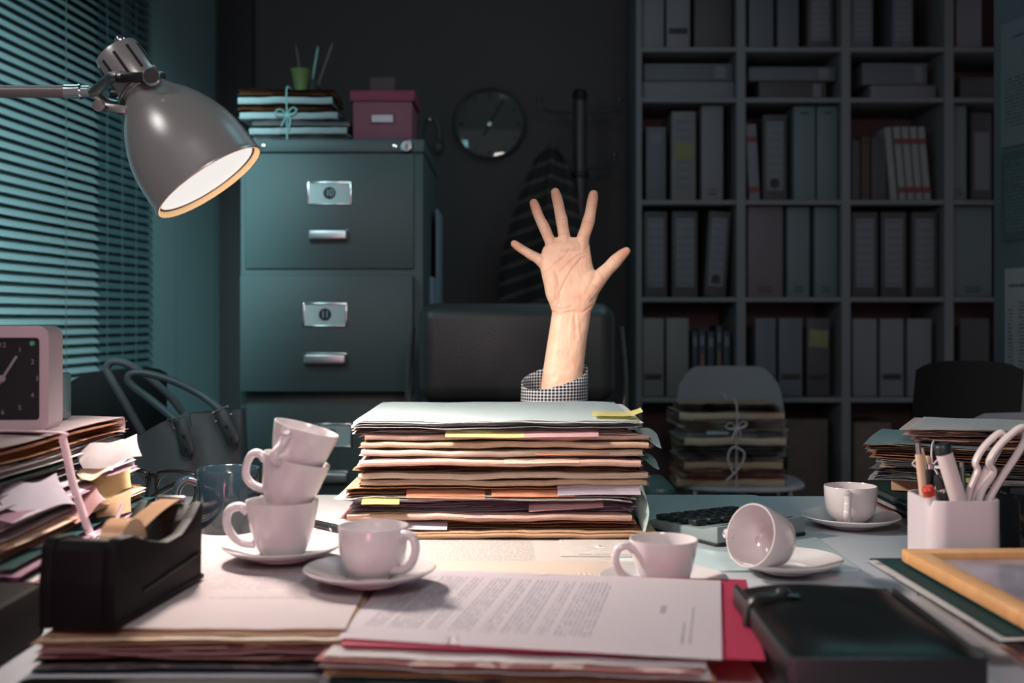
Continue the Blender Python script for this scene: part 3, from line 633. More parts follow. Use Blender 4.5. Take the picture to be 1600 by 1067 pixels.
lying(1004, 1147, 127, b_, BW, 'lower of two pale files lying flat in the first column'); lying(1006, 1145, 99, 126.5, BG, 'upper of two files lying flat in the first column')
lying(1186, 1291, 127, b_, BD, 'short dark file with pale ends under a longer pale one'); lying(1170, 1306, 104, 126.5, BG, 'long pale file lying across a shorter dark one in the second column')
lying(1360, 1463, 133, b_, BW, 'pale box lying under the dark box in the third column', 'box', False); lying(1347, 1449, 98, 132.5, BG, 'dark blue box with a pale end label lying on the pale box', 'box')
lying(1500, 1556, 120, b_, BD, 'dark box lying in the fourth column of the second shelf', 'box', False)
for i, (a, b, t, c_, lb) in enumerate(((1180, 1230, 690, BD, 'dim dark box low on the bookshelf right of the white chair'), (1235, 1300, 655, mat('papers_brown', (84, 66, 56), .8), 'brownish paper pile low on the bookshelf, second column'), (1340, 1400, 660, mat('papers_brown2', (74, 62, 56), .8), 'brownish paper pile low on the bookshelf, third column'))):
    d = SD + .05; m = MB(); z0 = sz(r5) + .0065; h = sz(t, d) - z0; m.box((0, .12, h / 2), (sx(b) - sx(a), .24, h), .006); solo('paper_pile' if i else 'box', m, c_ if not i else mat('papers_dim', (96, 84, 78), .85, var=.3, vs=30), lb, 'papers' if i else 'box', ((sx(a) + sx(b)) / 2, d, z0))
# notices on the partition
def notice(px0, py0, py1, wid, lab, paper, ink, blocks, heads, tiltx=0, t_off=0):
    t = (px0 - 1562) / 420. + .03; zt = None
    p = RW(t); d = p.y; z1 = CZ - (py0 - 500) / FX * d; z0 = CZ - (py1 - 500) / FX * d; h = z1 - z0
    m = MB(); a = text_mat('notice_' + str(px0), paper, ink, blocks, .009, heads=heads, wscale=160)
    def f(u, v): return ((u - .5) * wid, (v - .5) * h, .001 + .002 * sin(u * 5) * v)
    m.grid(f, 8, 8, .0003); c = RW(t + wid / 2 / 1.085, .002 + t_off); c.z = (z0 + z1) / 2
    o = solo('pinned_notice', m, a, lab, 'notice', c, group='notices pinned on the grey partition')
    X = (RW(1) - RW(0)).normalized(); Z = Vector((0, 0, 1)); N = X.cross(Z) * 1
    if N.x > 0: N = -N
    M3 = Matrix((X, Z, X.cross(Z))).transposed(); 
    o.rotation_euler = (M3 @ Matrix.Rotation(tiltx, 3, 'Z')).to_euler()
    return o
w_ = .21
notice(1562, 40, 232, w_, 'topmost pale printed notice pinned on the grey partition', (128, 134, 142), (70, 74, 82), [(-.09, .09, -.11, .02), (-.02, .09, .03, .10)], [(-.06, .08, .11, .118)])
notice(1563, 240, 377, w_, 'darker green-grey notice pinned in the middle of the partition', (86, 104, 108), (120, 140, 140), [(-.09, .09, -.09, .09)], [], t_off=.001)
notice(1568, 420, 610, w_, 'lowest white notice with bold heading and table on the partition', (164, 166, 172), (40, 42, 48), [(-.055, .09, -.12, .07), (-.095, -.075, -.12, .05)], [(-.09, .09, .105, .113)])
m = MB(); 
def f(u, v): return ((u - .5) * .08, (v - .5) * .05, .001)
m.grid(f, 1, 1, .0003); c = RW(.17, .004); c.z = CZ + .19
o = solo('sticky_note', m, mat('note_green', (70, 130, 116), .8), 'small green sticky note between the middle and lowest notices', 'sticky note', c); X = (RW(1) - RW(0)).normalized(); o.rotation_euler = Matrix((X, Vector((0, 0, 1)), X.cross(Vector((0, 0, 1))))).transposed().to_euler()

# ================================================================ CHAIRS
LE = mat('chair_leather_charcoal', (50, 50, 51), .42, var=.1, vs=12, bump=.5, bs=260, dist=.001)
T = thing('office_chair', 'dark leather office chair behind the desk and the tall folder stack', 'chair', (.01, 2.35, 0))
m = MB()
def f(u, v):
    a = 2 * pi * u; e = .5; x = .205 * (abs(cos(a)) ** e) * (1 if cos(a) > 0 else -1); zq = .8 + .25 * (v * 2 - 1)
    return (0, 0, 0)
def pad(mb, w, h, t, c, seg=5, rot=None):
    b = bmesh.new(); bmesh.ops.create_cube(b, size=1); bmesh.ops.scale(b, vec=(w, t, h), verts=b.verts); bmesh.ops.bevel(b, geom=b.edges[:], offset=min(t * .42, .035), segments=seg, profile=.5, affect='EDGES')
    M = Matrix.Translation(c)
    if rot is not None: M = M @ rot
    mb.merge(b, M)
pad(m, .42, .21, .09, (0, .10, .945)); pad(m, .40, .25, .09, (0, .09, .715)); m.done('backrest', LE, T)
m = MB(); m.box((0, .16, .83), (.40, .03, .44), .012); m.done('back_shell', DARKPL, T)
m = MB(); pad(m, .46, .10, .44, (0, -.12, .46)); m.done('seat', LE, T)
for s in (-1, 1):
    m = MB(); m.tube(curve([(s * .20, .12, .56), (s * .262, .10, .62), (s * .27, .02, .665), (s * .272, -.16, .675)], 6), .013, 10); m.tube(curve([(s * .272, -.14, .665), (s * .275, -.16, .58), (s * .22, -.12, .47)], 6), .013, 10); ar = m.done('armrest', STEEL, T)
    m = MB(); m.prism(prect(.05, .20, .022), 0, .022, Matrix.Translation((s * .272, -.13, .678)), .006); m.done('arm_pad', mat('arm_pad_plastic', (60, 84, 86), .35), ar)
    m = MB(); m.tube(curve([(s * .228, .145, 1.0), (s * .238, .15, .85), (s * .222, .15, .66), (s * .20, .12, .56)], 6), .007, 8); m.done('side_rail', STEEL, T)
m = MB(); m.tube([(0, 0, .08), (0, 0, .43)], .028, 16); m.done('gas_column', DARKPL, T)
for i in range(5):
    a = 2 * pi * i / 5; m = MB(); m.tube([(0, 0, .10), (cos(a) * .28, sin(a) * .28, .075)], [.024, .014], 10); lg = m.done('leg', DARKPL, T)
    m = MB(); m.lathe([(0, -.012), (.025, -.012), (.027, 0), (.025, .012), (0, .012)], axes((cos(a) * .29, sin(a) * .29, .028), (sin(a), -cos(a), 0)), 16); m.done('castor', DARKPL, lg)
def shell_chair(label, loc, rz, mt, s=1.0, hb=.37, name='shell_chair'):
    T = thing(name, label, 'chair', loc, rz); T.scale = (s, s, s)
    m = MB(); m.prism(prect(.43, .42, .16, 8), .478, .490, None, .004); m.done('seat', mt, T)
    m = MB()
    def f(u, v):
        a = (u - .5) * 2; w = .19 * (1 - .10 * v ** 3) ; z = .49 + .06 + v * (hb - .06) - max(0, abs(a) - .62) ** 2 * .42 * v ** 3
        return (a * w, .19 + .06 * v - .05 * a * a, z)
    m.grid(f, 16, 10, .010); m.done('backrest', mt, T)
    m = MB(); m.tube(curve([(0, .14, .478), (0, .20, .50), (0, .205, .57)], 5), .012, 10)
    for sx_ in (-.06, .06): m.tube(curve([(sx_, .12, .474), (sx_, .19, .49), (sx_, .203, .58)], 5), .009, 8)
    m.done('back_support', STEEL, T)
    for a, b in ((-1, -1), (1, -1), (-1, 1), (1, 1)): m = MB(); m.tube([(a * .15, b * .14, .478), (a * .20, b * .19, .0)], [.011, .009], 10); m.done('leg', STEEL, T)
    return T
SHW = mat('shell_plastic_grey', (176, 176, 184), .5, var=.02, bump=.03)
shell_chair('pale grey plastic chair carrying a tied pile of folders by the bookshelf', ((1150 - 800) / FX * 3.78, 3.78, 0), R(-4), SHW, .99)
CXX = (1137 - 800) / FX * 3.72; z = .4865
tns = [(TAN, 'rose'), (ORNG, 'rose'), (TAN, 'cream'), (WHITE, 'white'), (TAN, 'grey'), (CREAM, 'white'), (WHITE, 'white'), (TAN, 'white'), (CREAM, 'grey'), (TAN, 'grey')]
ordn = ['lowest', 'second lowest', 'third lowest', 'fourth lowest', 'fifth lowest', 'fifth from the top', 'fourth from the top', 'third from the top', 'second from the top', 'topmost']
DIM = .9
for i, (c_, p_) in enumerate(tns):
    rd = random.Random(70 + i); tb = []
    if i == 8: tb = [(-.09, .07, .006, .022, .018, ORNG), (.11, .06, .006, .022, .014, TAN)]
    if i == 6: tb = [(-.06, .07, .006, .02, .012, MINT)]
    if i == 2: tb = [(.07, .09, .006, .02, .012, LIME)]
    folder(ordn[i] + ' folder of the tied pile on the pale grey chair', .335 + rd.uniform(-.02, .015), .25, .0245, (CXX + rd.uniform(-.012, .012), 3.74 + rd.uniform(-.008, .008), z), rd.uniform(-.07, .07), c_, PG[p_], 70 + i, 'tied pile of folders on the grey chair', n=4, a=.002, tabs=tb, spread=.014, front=i in (0, 2, 5, 8), droop=.006 if i in (3, 5, 6) else 0); z += .0262
string_wrap('white string with two knots tied round the pile on the grey chair', CXX, 3.74, .4865, z, .17, .145, 0, .004, True, .003, bow_h=.72, bs=1.1)
m = MB(); m.tube(curve([(0, 0, .0), (-.02, -.01, .05), (-.005, -.012, .085), (.03, -.01, .07), (.025, -.008, .035), (0, 0, 0), (-.025, -.004, -.02)], 6), .0028, 8); solo('loose_string', m, STRING, 'loose loop of white string hanging low on the pile on the grey chair', 'string', (CXX - .008, 3.58, .53))
T = thing('black_chair', 'black upholstered chair with slanting back in front of the bookshelf at right', 'chair', ((1500 - 800) / FX * 2.45, 2.45, 0), R(-8)); T.scale = (.9, .9, 1)
BC = mat('chair_fabric_black', (22, 20, 21), .75, var=.1, bump=.4, bs=600)
m = MB()
def f(u, v):
    a = (u - .5) * 2; return (a * (.125 + .0 * v) + (v - .5) * .055, .03 * a * a * -1 + .05 * v, .48 + v * .445 - .02 * abs(a) ** 4)
m.grid(f, 14, 12, .028); m.done('backrest', BC, T)
m = MB(); m.tube(curve([(.125, .02, .47), (.150, .06, .70), (.165, .07, .90)], 6), .012, 10); m.tube(curve([(-.145, .04, .47), (-.13, .05, .6)], 4), .01, 8); m.done('back_frame', STEEL, T)
m = MB(); pad(m, .40, .07, .40, (0, .24, .45)); m.done('seat', BC, T)
for a, b in ((-1, .04), (1, .04), (-1, .40), (1, .40)): m = MB(); m.tube([(a * .16, b, .43), (a * .19, b, 0)], .012, 10); m.done('leg', STEEL, T)
shell_chair('white plastic chair whose rounded backrest shows behind the scissors', ((1668 - 800) / FX * 2.1, 1.96, 0), R(3), mat('shell_plastic_white', (196, 190, 202), .45, var=.02, bump=.02), 1.0, .345)
T = thing('black_chair', 'black chair whose backrest shows behind the grey handbag', 'chair', ((182 - 800) / FX * 2.45, 2.45, 0), R(10))
m = MB()
def f(u, v):
    a = (u - .5) * 2; return (a * .105, .02 - .02 * a * a, .60 + v * .305 - .018 * abs(a) ** 5 + a * .012)
m.grid(f, 14, 10, .026); m.done('backrest', mat('chair_vinyl_black', (24, 23, 25), .35, bump=.2), T)
m = MB(); m.box((0, .02, .54), (.05, .02, .2), .006); m.done('back_support', STEEL, T)
m = MB(); pad(m, .42, .07, .42, (.06, -.22, .43)); m.done('seat', BC, T)
for a, b in ((-.12, 0), (.24, 0), (-.12, -.40), (.24, -.40)): m = MB(); m.tube([(a, b, .41), (a * 1.1, b, 0)], .012, 10); m.done('leg', STEEL, T)

# ================================================================ HANDBAG
d = 2.18; BGM = mat('bag_leather_grey', (96, 98, 102), .5, var=.12, vs=20, bump=.45, bs=320, dist=.001)
BGD = mat('bag_trim_dark', (44, 46, 50), .4, var=.1, bump=.2)
T = thing('handbag', 'grey leather handbag with two looped handles standing on the black chair', 'bag', P(285, 800, d)); T.location.z = .468
def b(px, py, dy=0): v = P(px, py, d + dy) - T.location; return v
m = MB()
def top(px): return 676 + (651 - 676) * (px - 221) / 60 if px < 281 else 651 + (634 - 651) * (px - 281) / 105
def f(u, v):   # closed loop around, v up
    a = 2 * pi * u; c_, s_ = cos(a), sin(a); e = .45
    X = (abs(c_) ** e) * (1 if c_ > 0 else -1); Y = (abs(s_) ** e) * (1 if s_ > 0 else -1)
    px = 296 + 92 * X * (1.02 - .06 * v) ; zt = b(px, top(max(215, min(388, px)))).z
    return (b(px, 500).x, Y * (.075 - .05 * v) + .012 * sin(px * .05 + v * 4) * v, zt * v + .004 * sin(v * 9 + px * .04))
m.grid(f, 56, 22, 0, closed_u=True); m.box((0, 0, .004), (.18, .12, .008), .003); m.done('bag_body', BGM, T)
m = MB(); m.tube(curve([b(281, 662, -.05), b(262, 646, -.045), b(232, 622, -.04), b(208, 604, -.04), b(200, 592, -.04), b(208, 583, -.038), b(232, 584, -.036), b(270, 595, -.035), b(306, 612, -.036), b(330, 628, -.042), b(350, 646, -.048)], 6), .0075, 10); m.done('handle', mat('bag_handle_grey', (84, 96, 100), .4, var=.08, bump=.2), T)
m = MB(); m.tube(curve([b(222, 676, .05), b(196, 630, .04), b(176, 596, .035), b(167, 576, .035), b(176, 565, .035), b(200, 569, .035), b(232, 590, .035), b(262, 616, .035), b(286, 645, .045)], 6), .0075, 10); m.done('handle', BGM, T)
def strap(x0, y0, x1, y1):
    A_, B_ = b(x0, y0, -.065), b(x1, y1, -.078); V = B_ - A_; L = V.length
    M = axes(A_, V, (1, 0, 0)); m = MB(); poly = prect(.026, L * 1.05, .012)
    m.prism(poly, 0, .004, M @ Matrix.Translation((0, 0, L / 2)) @ Matrix.Rotation(pi / 2, 4, 'X'), .001); s_ = m.done('strap', BGD, T)
    m = MB(); m.tube([M @ Vector((x * .017, -.004, zq)) for x, zq in ((-1, -.004), (1, -.004), (1, .014), (-1, .014))], .002, 8, closed=True); m.done('buckle', CHROME, s_)
    m = MB()
    for q_ in (.45, .8): m.lathe([(0, 0), (.003, 0), (.002, .002), (0, .0025)], axes(M @ Vector((0, 0, L * q_)) + Vector((0, -.005, 0)), (0, -1, 0)), 12)
    m.done('rivet', BGD, s_)
strap(282, 655, 293, 712); strap(344, 642, 366, 694)
# ================================================================ CUPS
def cup_mesh(rb, H, style='round'):
    if style == 'round': pr = [(0, .004), (.40, .004), (.44, 0), (.51, .0), (.53, .03), (.51, .07), (.66, .12), (.81, .22), (.91, .36), (.965, .54), (.99, .75), (1, .985), (.99, 1), (.955, 1), (.94, .97), (.93, .75), (.90, .54), (.84, .36), (.72, .22), (.45, .13), (0, .11)]
    else: pr = [(0, .004), (.5, .004), (.53, 0), (.58, .0), (.60, .04), (.68, .10), (.78, .25), (.87, .5), (.94, .75), (.99, .96), (.995, 1), (.955, 1), (.93, .96), (.88, .75), (.8, .5), (.7, .25), (.5, .12), (0, .10)]
    return [(r * rb, z * H) for r, z in pr]
def cup(label, loc, r, H, hang, style='round', M=None, hs=1.0, group='white coffee cups on the desk', liquid=True):
    T = thing('coffee_cup', label, 'cup', loc, 0, group)
    if M is not None: T.rotation_euler = M.to_euler()
    m = MB(); m.lathe(cup_mesh(r, H, style), None, 64); m.done('cup_bowl', CHINA, T, 50)
    ca, sa = cos(hang), sin(hang); ps = []
    for a, z in ((.93, .80), (1.14, .90), (1.42 * (.5 + hs * .5), .84), (1.50 * (.5 + hs * .5), .62), (1.36, .38), (1.1, .24), (.72, .20)):
        ps.append((ca * a * r, sa * a * r, z * H))
    c_ = curve(ps, 6); m = MB(); m.tube(c_, [.0038 * (1 + .25 * abs(i / len(c_) - .5)) * r / .033 for i in range(len(c_))], 10, flat=1.25); m.done('handle', CHINA, T, 60)
    if liquid: m = MB(); m.lathe([(0, 0.145 * H), (.42 * r, .148 * H), (.44 * r, .150 * H)], None, 32); m.done('coffee_dregs', mat('coffee_dregs', (96, 62, 44), .3, bump=0), T)
    return T
def saucer(label, loc, r, rot=None):
    pr = [(0, .0), (.45, 0), (.46, .004 / .06), (.62, .07), (.85, .14), (.985, .215), (1, .235), (.985, .25), (.84, .19), (.62, .115), (.45, .08), (.36, .075), (.35, .062), (0, .06)]
    m = MB(); m.lathe([(a * r, b * r) for a, b in pr], None, 72); o = solo('saucer', m, CHINA, label, 'saucer', loc, group='white saucers on the desk', ang=50)
    if rot: o.rotation_euler = rot
    return o
# low-left stack top and front-centre stack top
ZS = .7800
# stacked cups
za = ZS + .0022
p = PZ(441, 868, za + .003); p.z = za
saucer('white saucer under the tower of three stacked cups', p, .0575)
cz0 = za + .0045
cup('large white cup at the bottom of the tower of three stacked cups', (p.x, p.y, cz0), .0352, .0525, R(188), 'straight')
tilt = lambda a, b=0: Matrix.Rotation(b, 4, 'X') @ Matrix.Rotation(a, 4, 'Y')
c2 = P(446, 783, p.y); cup('tilted white cup in the middle of the tower of three stacked cups', (c2.x, p.y, c2.z - .004), .0328, .0470, R(176), 'straight', tilt(R(14)), hs=.9)
c3 = P(460, 731, p.y); cup('tilted white cup on top of the tower with its handle facing forward', (c3.x, p.y, c3.z - .003), .0322, .0440, R(-112), 'straight', tilt(R(16)), hs=.45, liquid=False)
# cup b
p = PZ(578, 906, ZS + .004); p.z = ZS + .0015
saucer('white saucer nearest the camera, straddling two paper stacks', p, .0585)
cup('white cup nearest the camera with its handle turned to the right front', (p.x + .003, p.y, p.z + .0045), .0310, .0465, R(-32))
# cup c
p = Vector(((1038 - 800) / FX * 1.09, 1.095, DZ + .0026)); saucer('white saucer half hidden behind the printed document', p, .062)
cup('white cup with its handle at the left, behind the printed document', (p.x, p.y, p.z + .0045), .0330, .0470, R(196), 'straight')
# cup d overturned
p = PZ(1228, 884, DZ + .008); p.z = DZ + .0028; sd_ = p.copy()
saucer('white saucer under the overturned cup', p, .058)
oc = P(1172, 836, 1.150); axd = Vector((-.75, -.52, .26)).normalized(); bc_ = oc - axd * .050
bc_.z = max(bc_.z, p.z + .0215)
T_ = cup('overturned white cup lying on its side on a saucer', bc_, .0325, .0500, R(95), 'round', axes((0, 0, 0), axd), liquid=False, hs=.55)
# cup e
p = PZ(1329, 816, DZ + .006); p.z = DZ + .0005
saucer('white saucer at the right beside the white pen holder', p, .0625)
cup('white cup at the right with its handle facing forward, beside the pen holder', (p.x, p.y, p.z + .0045), .0330, .0480, R(-112), hs=.55)
# mug
MUG = mat('mug_glaze_petrol', (30, 44, 52), .14, var=.1, vs=30, bump=.02, coat=.5)
T = thing('mug', 'large petrol blue glazed mug behind the stacked cups', 'mug', (-.352, 1.415, DZ + .001))
m = MB(); m.lathe([(0, 0), (.034, 0), (.0365, .003), (.038, .03), (.0385, .077), (.0375, .0795), (.036, .078), (.0355, .03), (.033, .006), (0, .005)], None, 56); m.done('mug_body', MUG, T, 50)
m = MB(); m.tube(curve([(-.035, -.006, .062), (-.050, -.008, .066), (-.061, -.010, .055), (-.061, -.010, .035), (-.050, -.008, .022), (-.036, -.006, .018)], 7), .0052, 12, flat=1.3); m.done('handle', MUG, T, 60)

# ================================================================ TALL CENTRAL STACK
N = [ # cover, pages, h, x shift, w, tabs, droop, label
 (KRAFT, 'cream', .0080, .004, .375, [], 0, 'thin kraft folder at the very bottom of the tall central stack'),
 (KRAFT, 'brown', .0130, -.006, .345, [(-.10, .09, .012, .012, .010, LILAC, .0)], 0, 'brown crumpled folder second from the bottom of the central stack, lilac slip on it'),
 (PEACH, 'rose', .0110, -.012, .350, [(-.005, .05, .006, .0095, .005, PINK)], .003, 'reddish folder third from the bottom of the tall central stack'),
 (LILAC, 'mauve', .0140, -.010, .345, [(.09, .09, .010, .0135, .010, PINK, .006)], .002, 'mauve folder with a pink slanting slip, low in the central stack'),
 (WHITE, 'white', .0090, -.018, .350, [(-.125, .045, .010, .0085, .009, LIME)], .003, 'white folder with a small lime note at its left front corner'),
 (KRAFT, 'brown', .0110, -.010, .355, [(-.055, .095, .007, .0095, .013, ORNG), (.05, .10, .007, .0095, .010, ORNG)], .004, 'brown folder with two broad orange tabs in the central stack'),
 (TAN, 'cream', .0100, .004, .352, [(.115, .10, .008, .0085, .019, LILAC)], .004, 'tan folder with a big lilac white tab at the right'),
 (CREAM, 'rose', .0105, .003, .356, [], .005, 'cream folder with wrinkled front edge above the lilac tab'),
 (KRAFT, 'brown', .0080, -.002, .350, [], .004, 'thin kraft folder in the middle of the central stack'),
 (PEACH, 'mauve', .0110, -.001, .345, [(.05, .09, .006, .0100, .005, CREAM)], .003, 'peach folder with greyish sheets in the upper middle of the central stack'),
 (CREAM, 'rose', .0110, .002, .346, [(.085, .09, .006, .0100, .006, ORNG)], .003, 'cream folder with an orange tab in the upper half of the central stack'),
 (TAN, 'cream', .0100, .008, .354, [], .004, 'tan folder fourth from the top of the central stack'),
 (PEACH, 'cream', .0095, .008, .350, [], .004, 'peach folder third from the top of the central stack'),
 (WHITE, 'rose', .0085, -.004, .346, [(-.012, .095, .006, .0080, .010, YEL), (.075, .10, .006, .0075, .010, PINK)], .003, 'white folder with a yellow and a pink tab near the top of the central stack'),
 (MINT, 'white', .0110, -.004, .352, [], .002, 'pale mint folder on top of the tall central stack'),
]
z = DZ + .0035; cxs, cys = -.015, 1.535
tot = sum(n[2] for n in N); sc_h = (.892 - z) / (tot + .0006 * len(N))
for i, (c_, p_, h, dx, w, tb, dr, lb) in enumerate(N):
    h *= sc_h; rd = random.Random(200 + i)
    tb = [(t[0], t[1], t[2], min(t[3] * sc_h, h - .0006), t[4] * sc_h) + tuple(t[5:]) for t in tb]
    folder(lb, w, .325 + (.02 if i == 0 else rd.uniform(-.012, .006)), h, (cxs + dx, cys - (.006 if i == 0 else 0) + rd.uniform(-.004, .004), z), rd.uniform(-.012, .012) if i < 14 else .004, c_, PG[p_], 200 + i, 'folders of the tall central stack', n=max(5, int(h / .0016)), a=.0011, tabs=tb, spread=.007 if i not in (4, 11) else .011, front=i in (0, 2, 6, 7, 9, 10, 11, 12), droop=dr, curl=(1, 0, -.012, .04) if i in (3, 7, 12) else None); z += h + .0006
ZTOP = z
m = MB()
def f(u, v): x = (u - .5) * .062; y = (v - .5) * .072; return (x, y, .0009 + wv(x + .132 - cxs + .004, y + 1.432 - cys, 214, .0011) + .006 * max(0, u - .6) ** 2 * 6)
m.grid(f, 10, 3, .0003); solo('sticky_note', m, YEL, 'pale yellow sticky note on the right front of the top mint folder', 'sticky note', (.132, 1.432, ZTOP + .0016), R(-4))
# loose teal corners sticking out at the right of the stack
def flap(label, px, py, d, w, h, mt, name='loose_sheet', pts=None, rz=0):
    m = MB(); c = P(px, py, d)
    def f(u, v): return ((u - .35) * w, (v - .5) * .05, -.010 * u * u - (1 - v) * h * u + .003 * sin(u * 6 + v * 3))
    m.grid(f, 10, 8, .0004); return solo(name, m, mt, label, 'paper', c, rz, group='dog-eared sheets at the right of the central stack')
flap('bent teal sheet corner sticking out right near the top of the central stack', 996, 668, 1.40, .040, .012, MINT)
flap('small bent sheet corner sticking out right below the teal one', 998, 708, 1.40, .034, .006, mat('paper_sage', (150, 176, 168), .85))
m = MB()
def f(u, v): return (.007 * sin(v * 9 + u * 4) + u * .012, (v - .5) * .15, .050 - u * .060 + .003 * sin(v * 11))
m.grid(f, 10, 18, .0004); solo('plastic_sleeve', m, mat('sleeve_pale_teal', (190, 210, 208), .35, trans=.0, bump=0), 'crumpled pale teal plastic sleeve at the lower right of the central stack', 'plastic sleeve', (.152, 1.44, DZ + .014))
# sheets on the pad in front of the stack
SHT = text_mat('sheet_form', (222, 212, 208), (90, 84, 92), [(-.08, .06, -.08, .05)], .0065, heads=[(.06, .12, -.0955, -.091), (.02, .05, -.0955, -.092)], wscale=300, strength=.45)
def flat(label, x, y, z, w, d, rz, mt, t=.0003, a=.0003, group=None):
    m = MB()
    def f(u, v): return ((u - .5) * w, (v - .5) * d, t + .0002 + wv(u * w, v * d, x * 9, a * .3))
    m.grid(f, 10, 8, t); return solo('paper_sheet', m, mt, label, 'paper', (x, y, z), rz, group=group)
zp = DZ + .0024
flat('printed form lying on the pad just in front of the central stack', -.035, 1.30, zp, .297, .17, .01, SHT)
flat('small printed slip poking out right of the form before the central stack', .105, 1.315, zp + .0007, .10, .12, -.03, text_mat('slip', (226, 218, 214), (80, 76, 84), [], heads=[(-.03, .03, -.053, -.049)], strength=.5))
flat('blank warm-lit sheet on the pad between the cups', .03, 1.175, zp + .0001, .32, .12, -.015, mat('sheet_warm', (226, 208, 196), .85, var=.02), group=None)
LINEP = text_mat('sheet_lined', (224, 214, 216), (150, 136, 146), [(-.2, .2, -.3, .3)], .02, wscale=2, strength=.3)
flat('ruled sheet under the glasses at the left rear of the desk', -.50, 1.545, DZ + .0004, .30, .23, .05, LINEP)
flat('large sheet lying behind the low left stack under the cup tower', -.285, 1.33, DZ + .0028, .297, .21, -.06, LINEP)
flat('loose sheet under the petrol mug', -.40, 1.43, DZ + .0003, .21, .16, .1, WHITE)
flat('sheet lying under the left edge of the central stack near the pen', -.27, 1.56, DZ + .0026, .19, .27, -.03, WHITE)
# pen
T = thing('pen', 'black pen lying left of the central stack behind the front cup', 'pen', (PZ(532, 832, DZ + .004).x, PZ(532, 832, DZ + .004).y, DZ + .0078))
dv = Vector((-.10, .105, 0)).normalized(); Mx = axes((0, 0, 0), dv)
m = MB(); m.lathe([(0, 0), (.0045, .001), (.005, .006), (.005, .1), (.003, .118), (0, .12)], Mx, 20); m.done('barrel', DARKPL, T)
m = MB(); m.lathe([(.0051, .012), (.0054, .013), (.0054, .016), (.0051, .017)], Mx, 20); m.lathe([(.0028, -.006), (.0028, 0), (0, -.006)], Mx, 14); m.done('ring', CHROME, T)

# ================================================================ CALCULATOR
T = thing('calculator', 'grey desktop calculator with black keys and teal display', 'calculator', (.264, 1.405, DZ + .0026), R(31 + 180))
cw, cdp = .140, .128; GRY = mat('calc_case_grey', (120, 132, 134), .4, var=.03, bump=.03)
m = MB()
pf = [(-cdp / 2, .004), (-cdp / 2, .012), (cdp / 2 - .028, .016), (cdp / 2 - .002, .023), (cdp / 2, .021), (cdp / 2, .003), (cdp / 2 - .004, 0), (-cdp / 2 + .004, 0)]
m.prism(pf, -cw / 2, cw / 2, Matrix(((0, 0, 1, 0), (1, 0, 0, 0), (0, 1, 0, 0), (0, 0, 0, 1))), .0015); m.done('case', GRY, T)
m = MB(); m.prism(prect(cw + .004, cdp + .004, .006), -.0004, .0035, None, .001); m.done('base_trim', DARKPL, T)
slope = math.atan2(.005, cdp - .028)
for i in range(6):
    for j in range(4):
        x = -cw / 2 + .016 + i * .0216; y = -cdp / 2 + .012 + j * .0205; m = MB(); m.box((x, y, .0135 + (y + cdp / 2) * .05 + .0022), (.0175, .0155, .006), .0016, M=Matrix.Rotation(slope, 4, 'X')); m.done('key', mat('calc_key_black', (26, 34, 36), .35, var=.02, bump=.02), T)
s2 = math.atan2(.007, .026); m = MB(); m.box((0, cdp / 2 - .0155, .0198), (cw * .8, .018, .0016), .0004, M=Matrix.Rotation(s2, 4, 'X')); m.done('display', mat('calc_display', (30, 74, 74), .15, bump=0), T)

# ================================================================ GLASSES
GF = mat('glasses_frame_brown', (16, 12, 11), .25, var=.2, vs=150, bump=0)
gp = Vector((-.505, 1.60, DZ + .0012)); T = thing('eyeglasses', 'dark-framed eyeglasses lying open on the sheets at the left', 'glasses', gp, R(-16)); T.scale = (1.2,) * 3
def lens(x0): return [(x0 + s * a, 0, z) for s in (1,) for a, z in ((-.026, .036), (-.022, .041), (0, .043), (.022, .041), (.027, .036), (.026, .018), (.020, .006), (.006, .001), (-.012, .002), (-.022, .010), (-.026, .022))]
for x0 in (-.032, .032):
    ps = curve(lens(x0) + [lens(x0)[0]], 4)[:-1]; m = MB(); m.tube(ps, .0021, 8, closed=True, flat=1.5); rm = m.done('rim', GF, T)
    m = MB(); m.lathe([(0, 0), (.0235, .0004), (.0235, .0012), (0, .001)], axes((x0, .0, .022), (0, -1, 0), (1, 0, 0)), 32, sx=1.04, sy=.84); m.done('lens', mat('lens_glass', (255, 255, 255), .02, trans=1, var=0, bump=0), rm)
m = MB(); m.tube(curve([(-.008, 0, .034), (0, 0, .037), (.008, 0, .034)], 5), .0026, 8); m.done('bridge', GF, T)
for s in (-1, 1): m = MB(); m.tube(curve([(s * .059, 0, .038), (s * .064, -.006, .038), (s * .062, -.05, .036), (s * .058, -.09, .026), (s * .055, -.125, .004)], 6), .0028, 8, flat=1.6); m.done('temple', GF, T)

# ================================================================ LEFT TALL STACK
LX, LY = -.60, 1.175
L_ = [(TAN, 'grey', .018, .055, .30, .44, [], 'brown folder at the bottom of the left stack, sticking out right'),
 (WHITE, 'rose', .016, .045, .30, .42, [], 'pinkish sheaf second lowest in the left stack'),
 (TEALC, 'mauve', .015, .018, .30, .40, [], 'dark teal folder low in the left stack'),
 (KRAFT, 'cream', .016, .012, .29, .38, [], 'kraft folder with a cream note in the lower left stack'),
 (WHITE, 'grey', .014, .006, .29, .38, [], 'white folder in the middle of the left stack'),
 (WHITE, 'mauve', .017, .008, .29, .38, [], 'curled white and lilac sheaf in the upper left stack'),
 (TEALC, 'grey', .014, 0, .28, .37, [], 'dark teal folder third from the top of the left stack'),
 (TEALC, 'white', .015, 0, .28, .37, [], 'dark green folder second from the top of the left stack'),
 (CREAM, 'brown', .019, .002, .28, .37, [], 'pale pink topped folder on top of the left stack under the clock')]
z = DZ + .0008; th = sum(l[2] for l in L_)
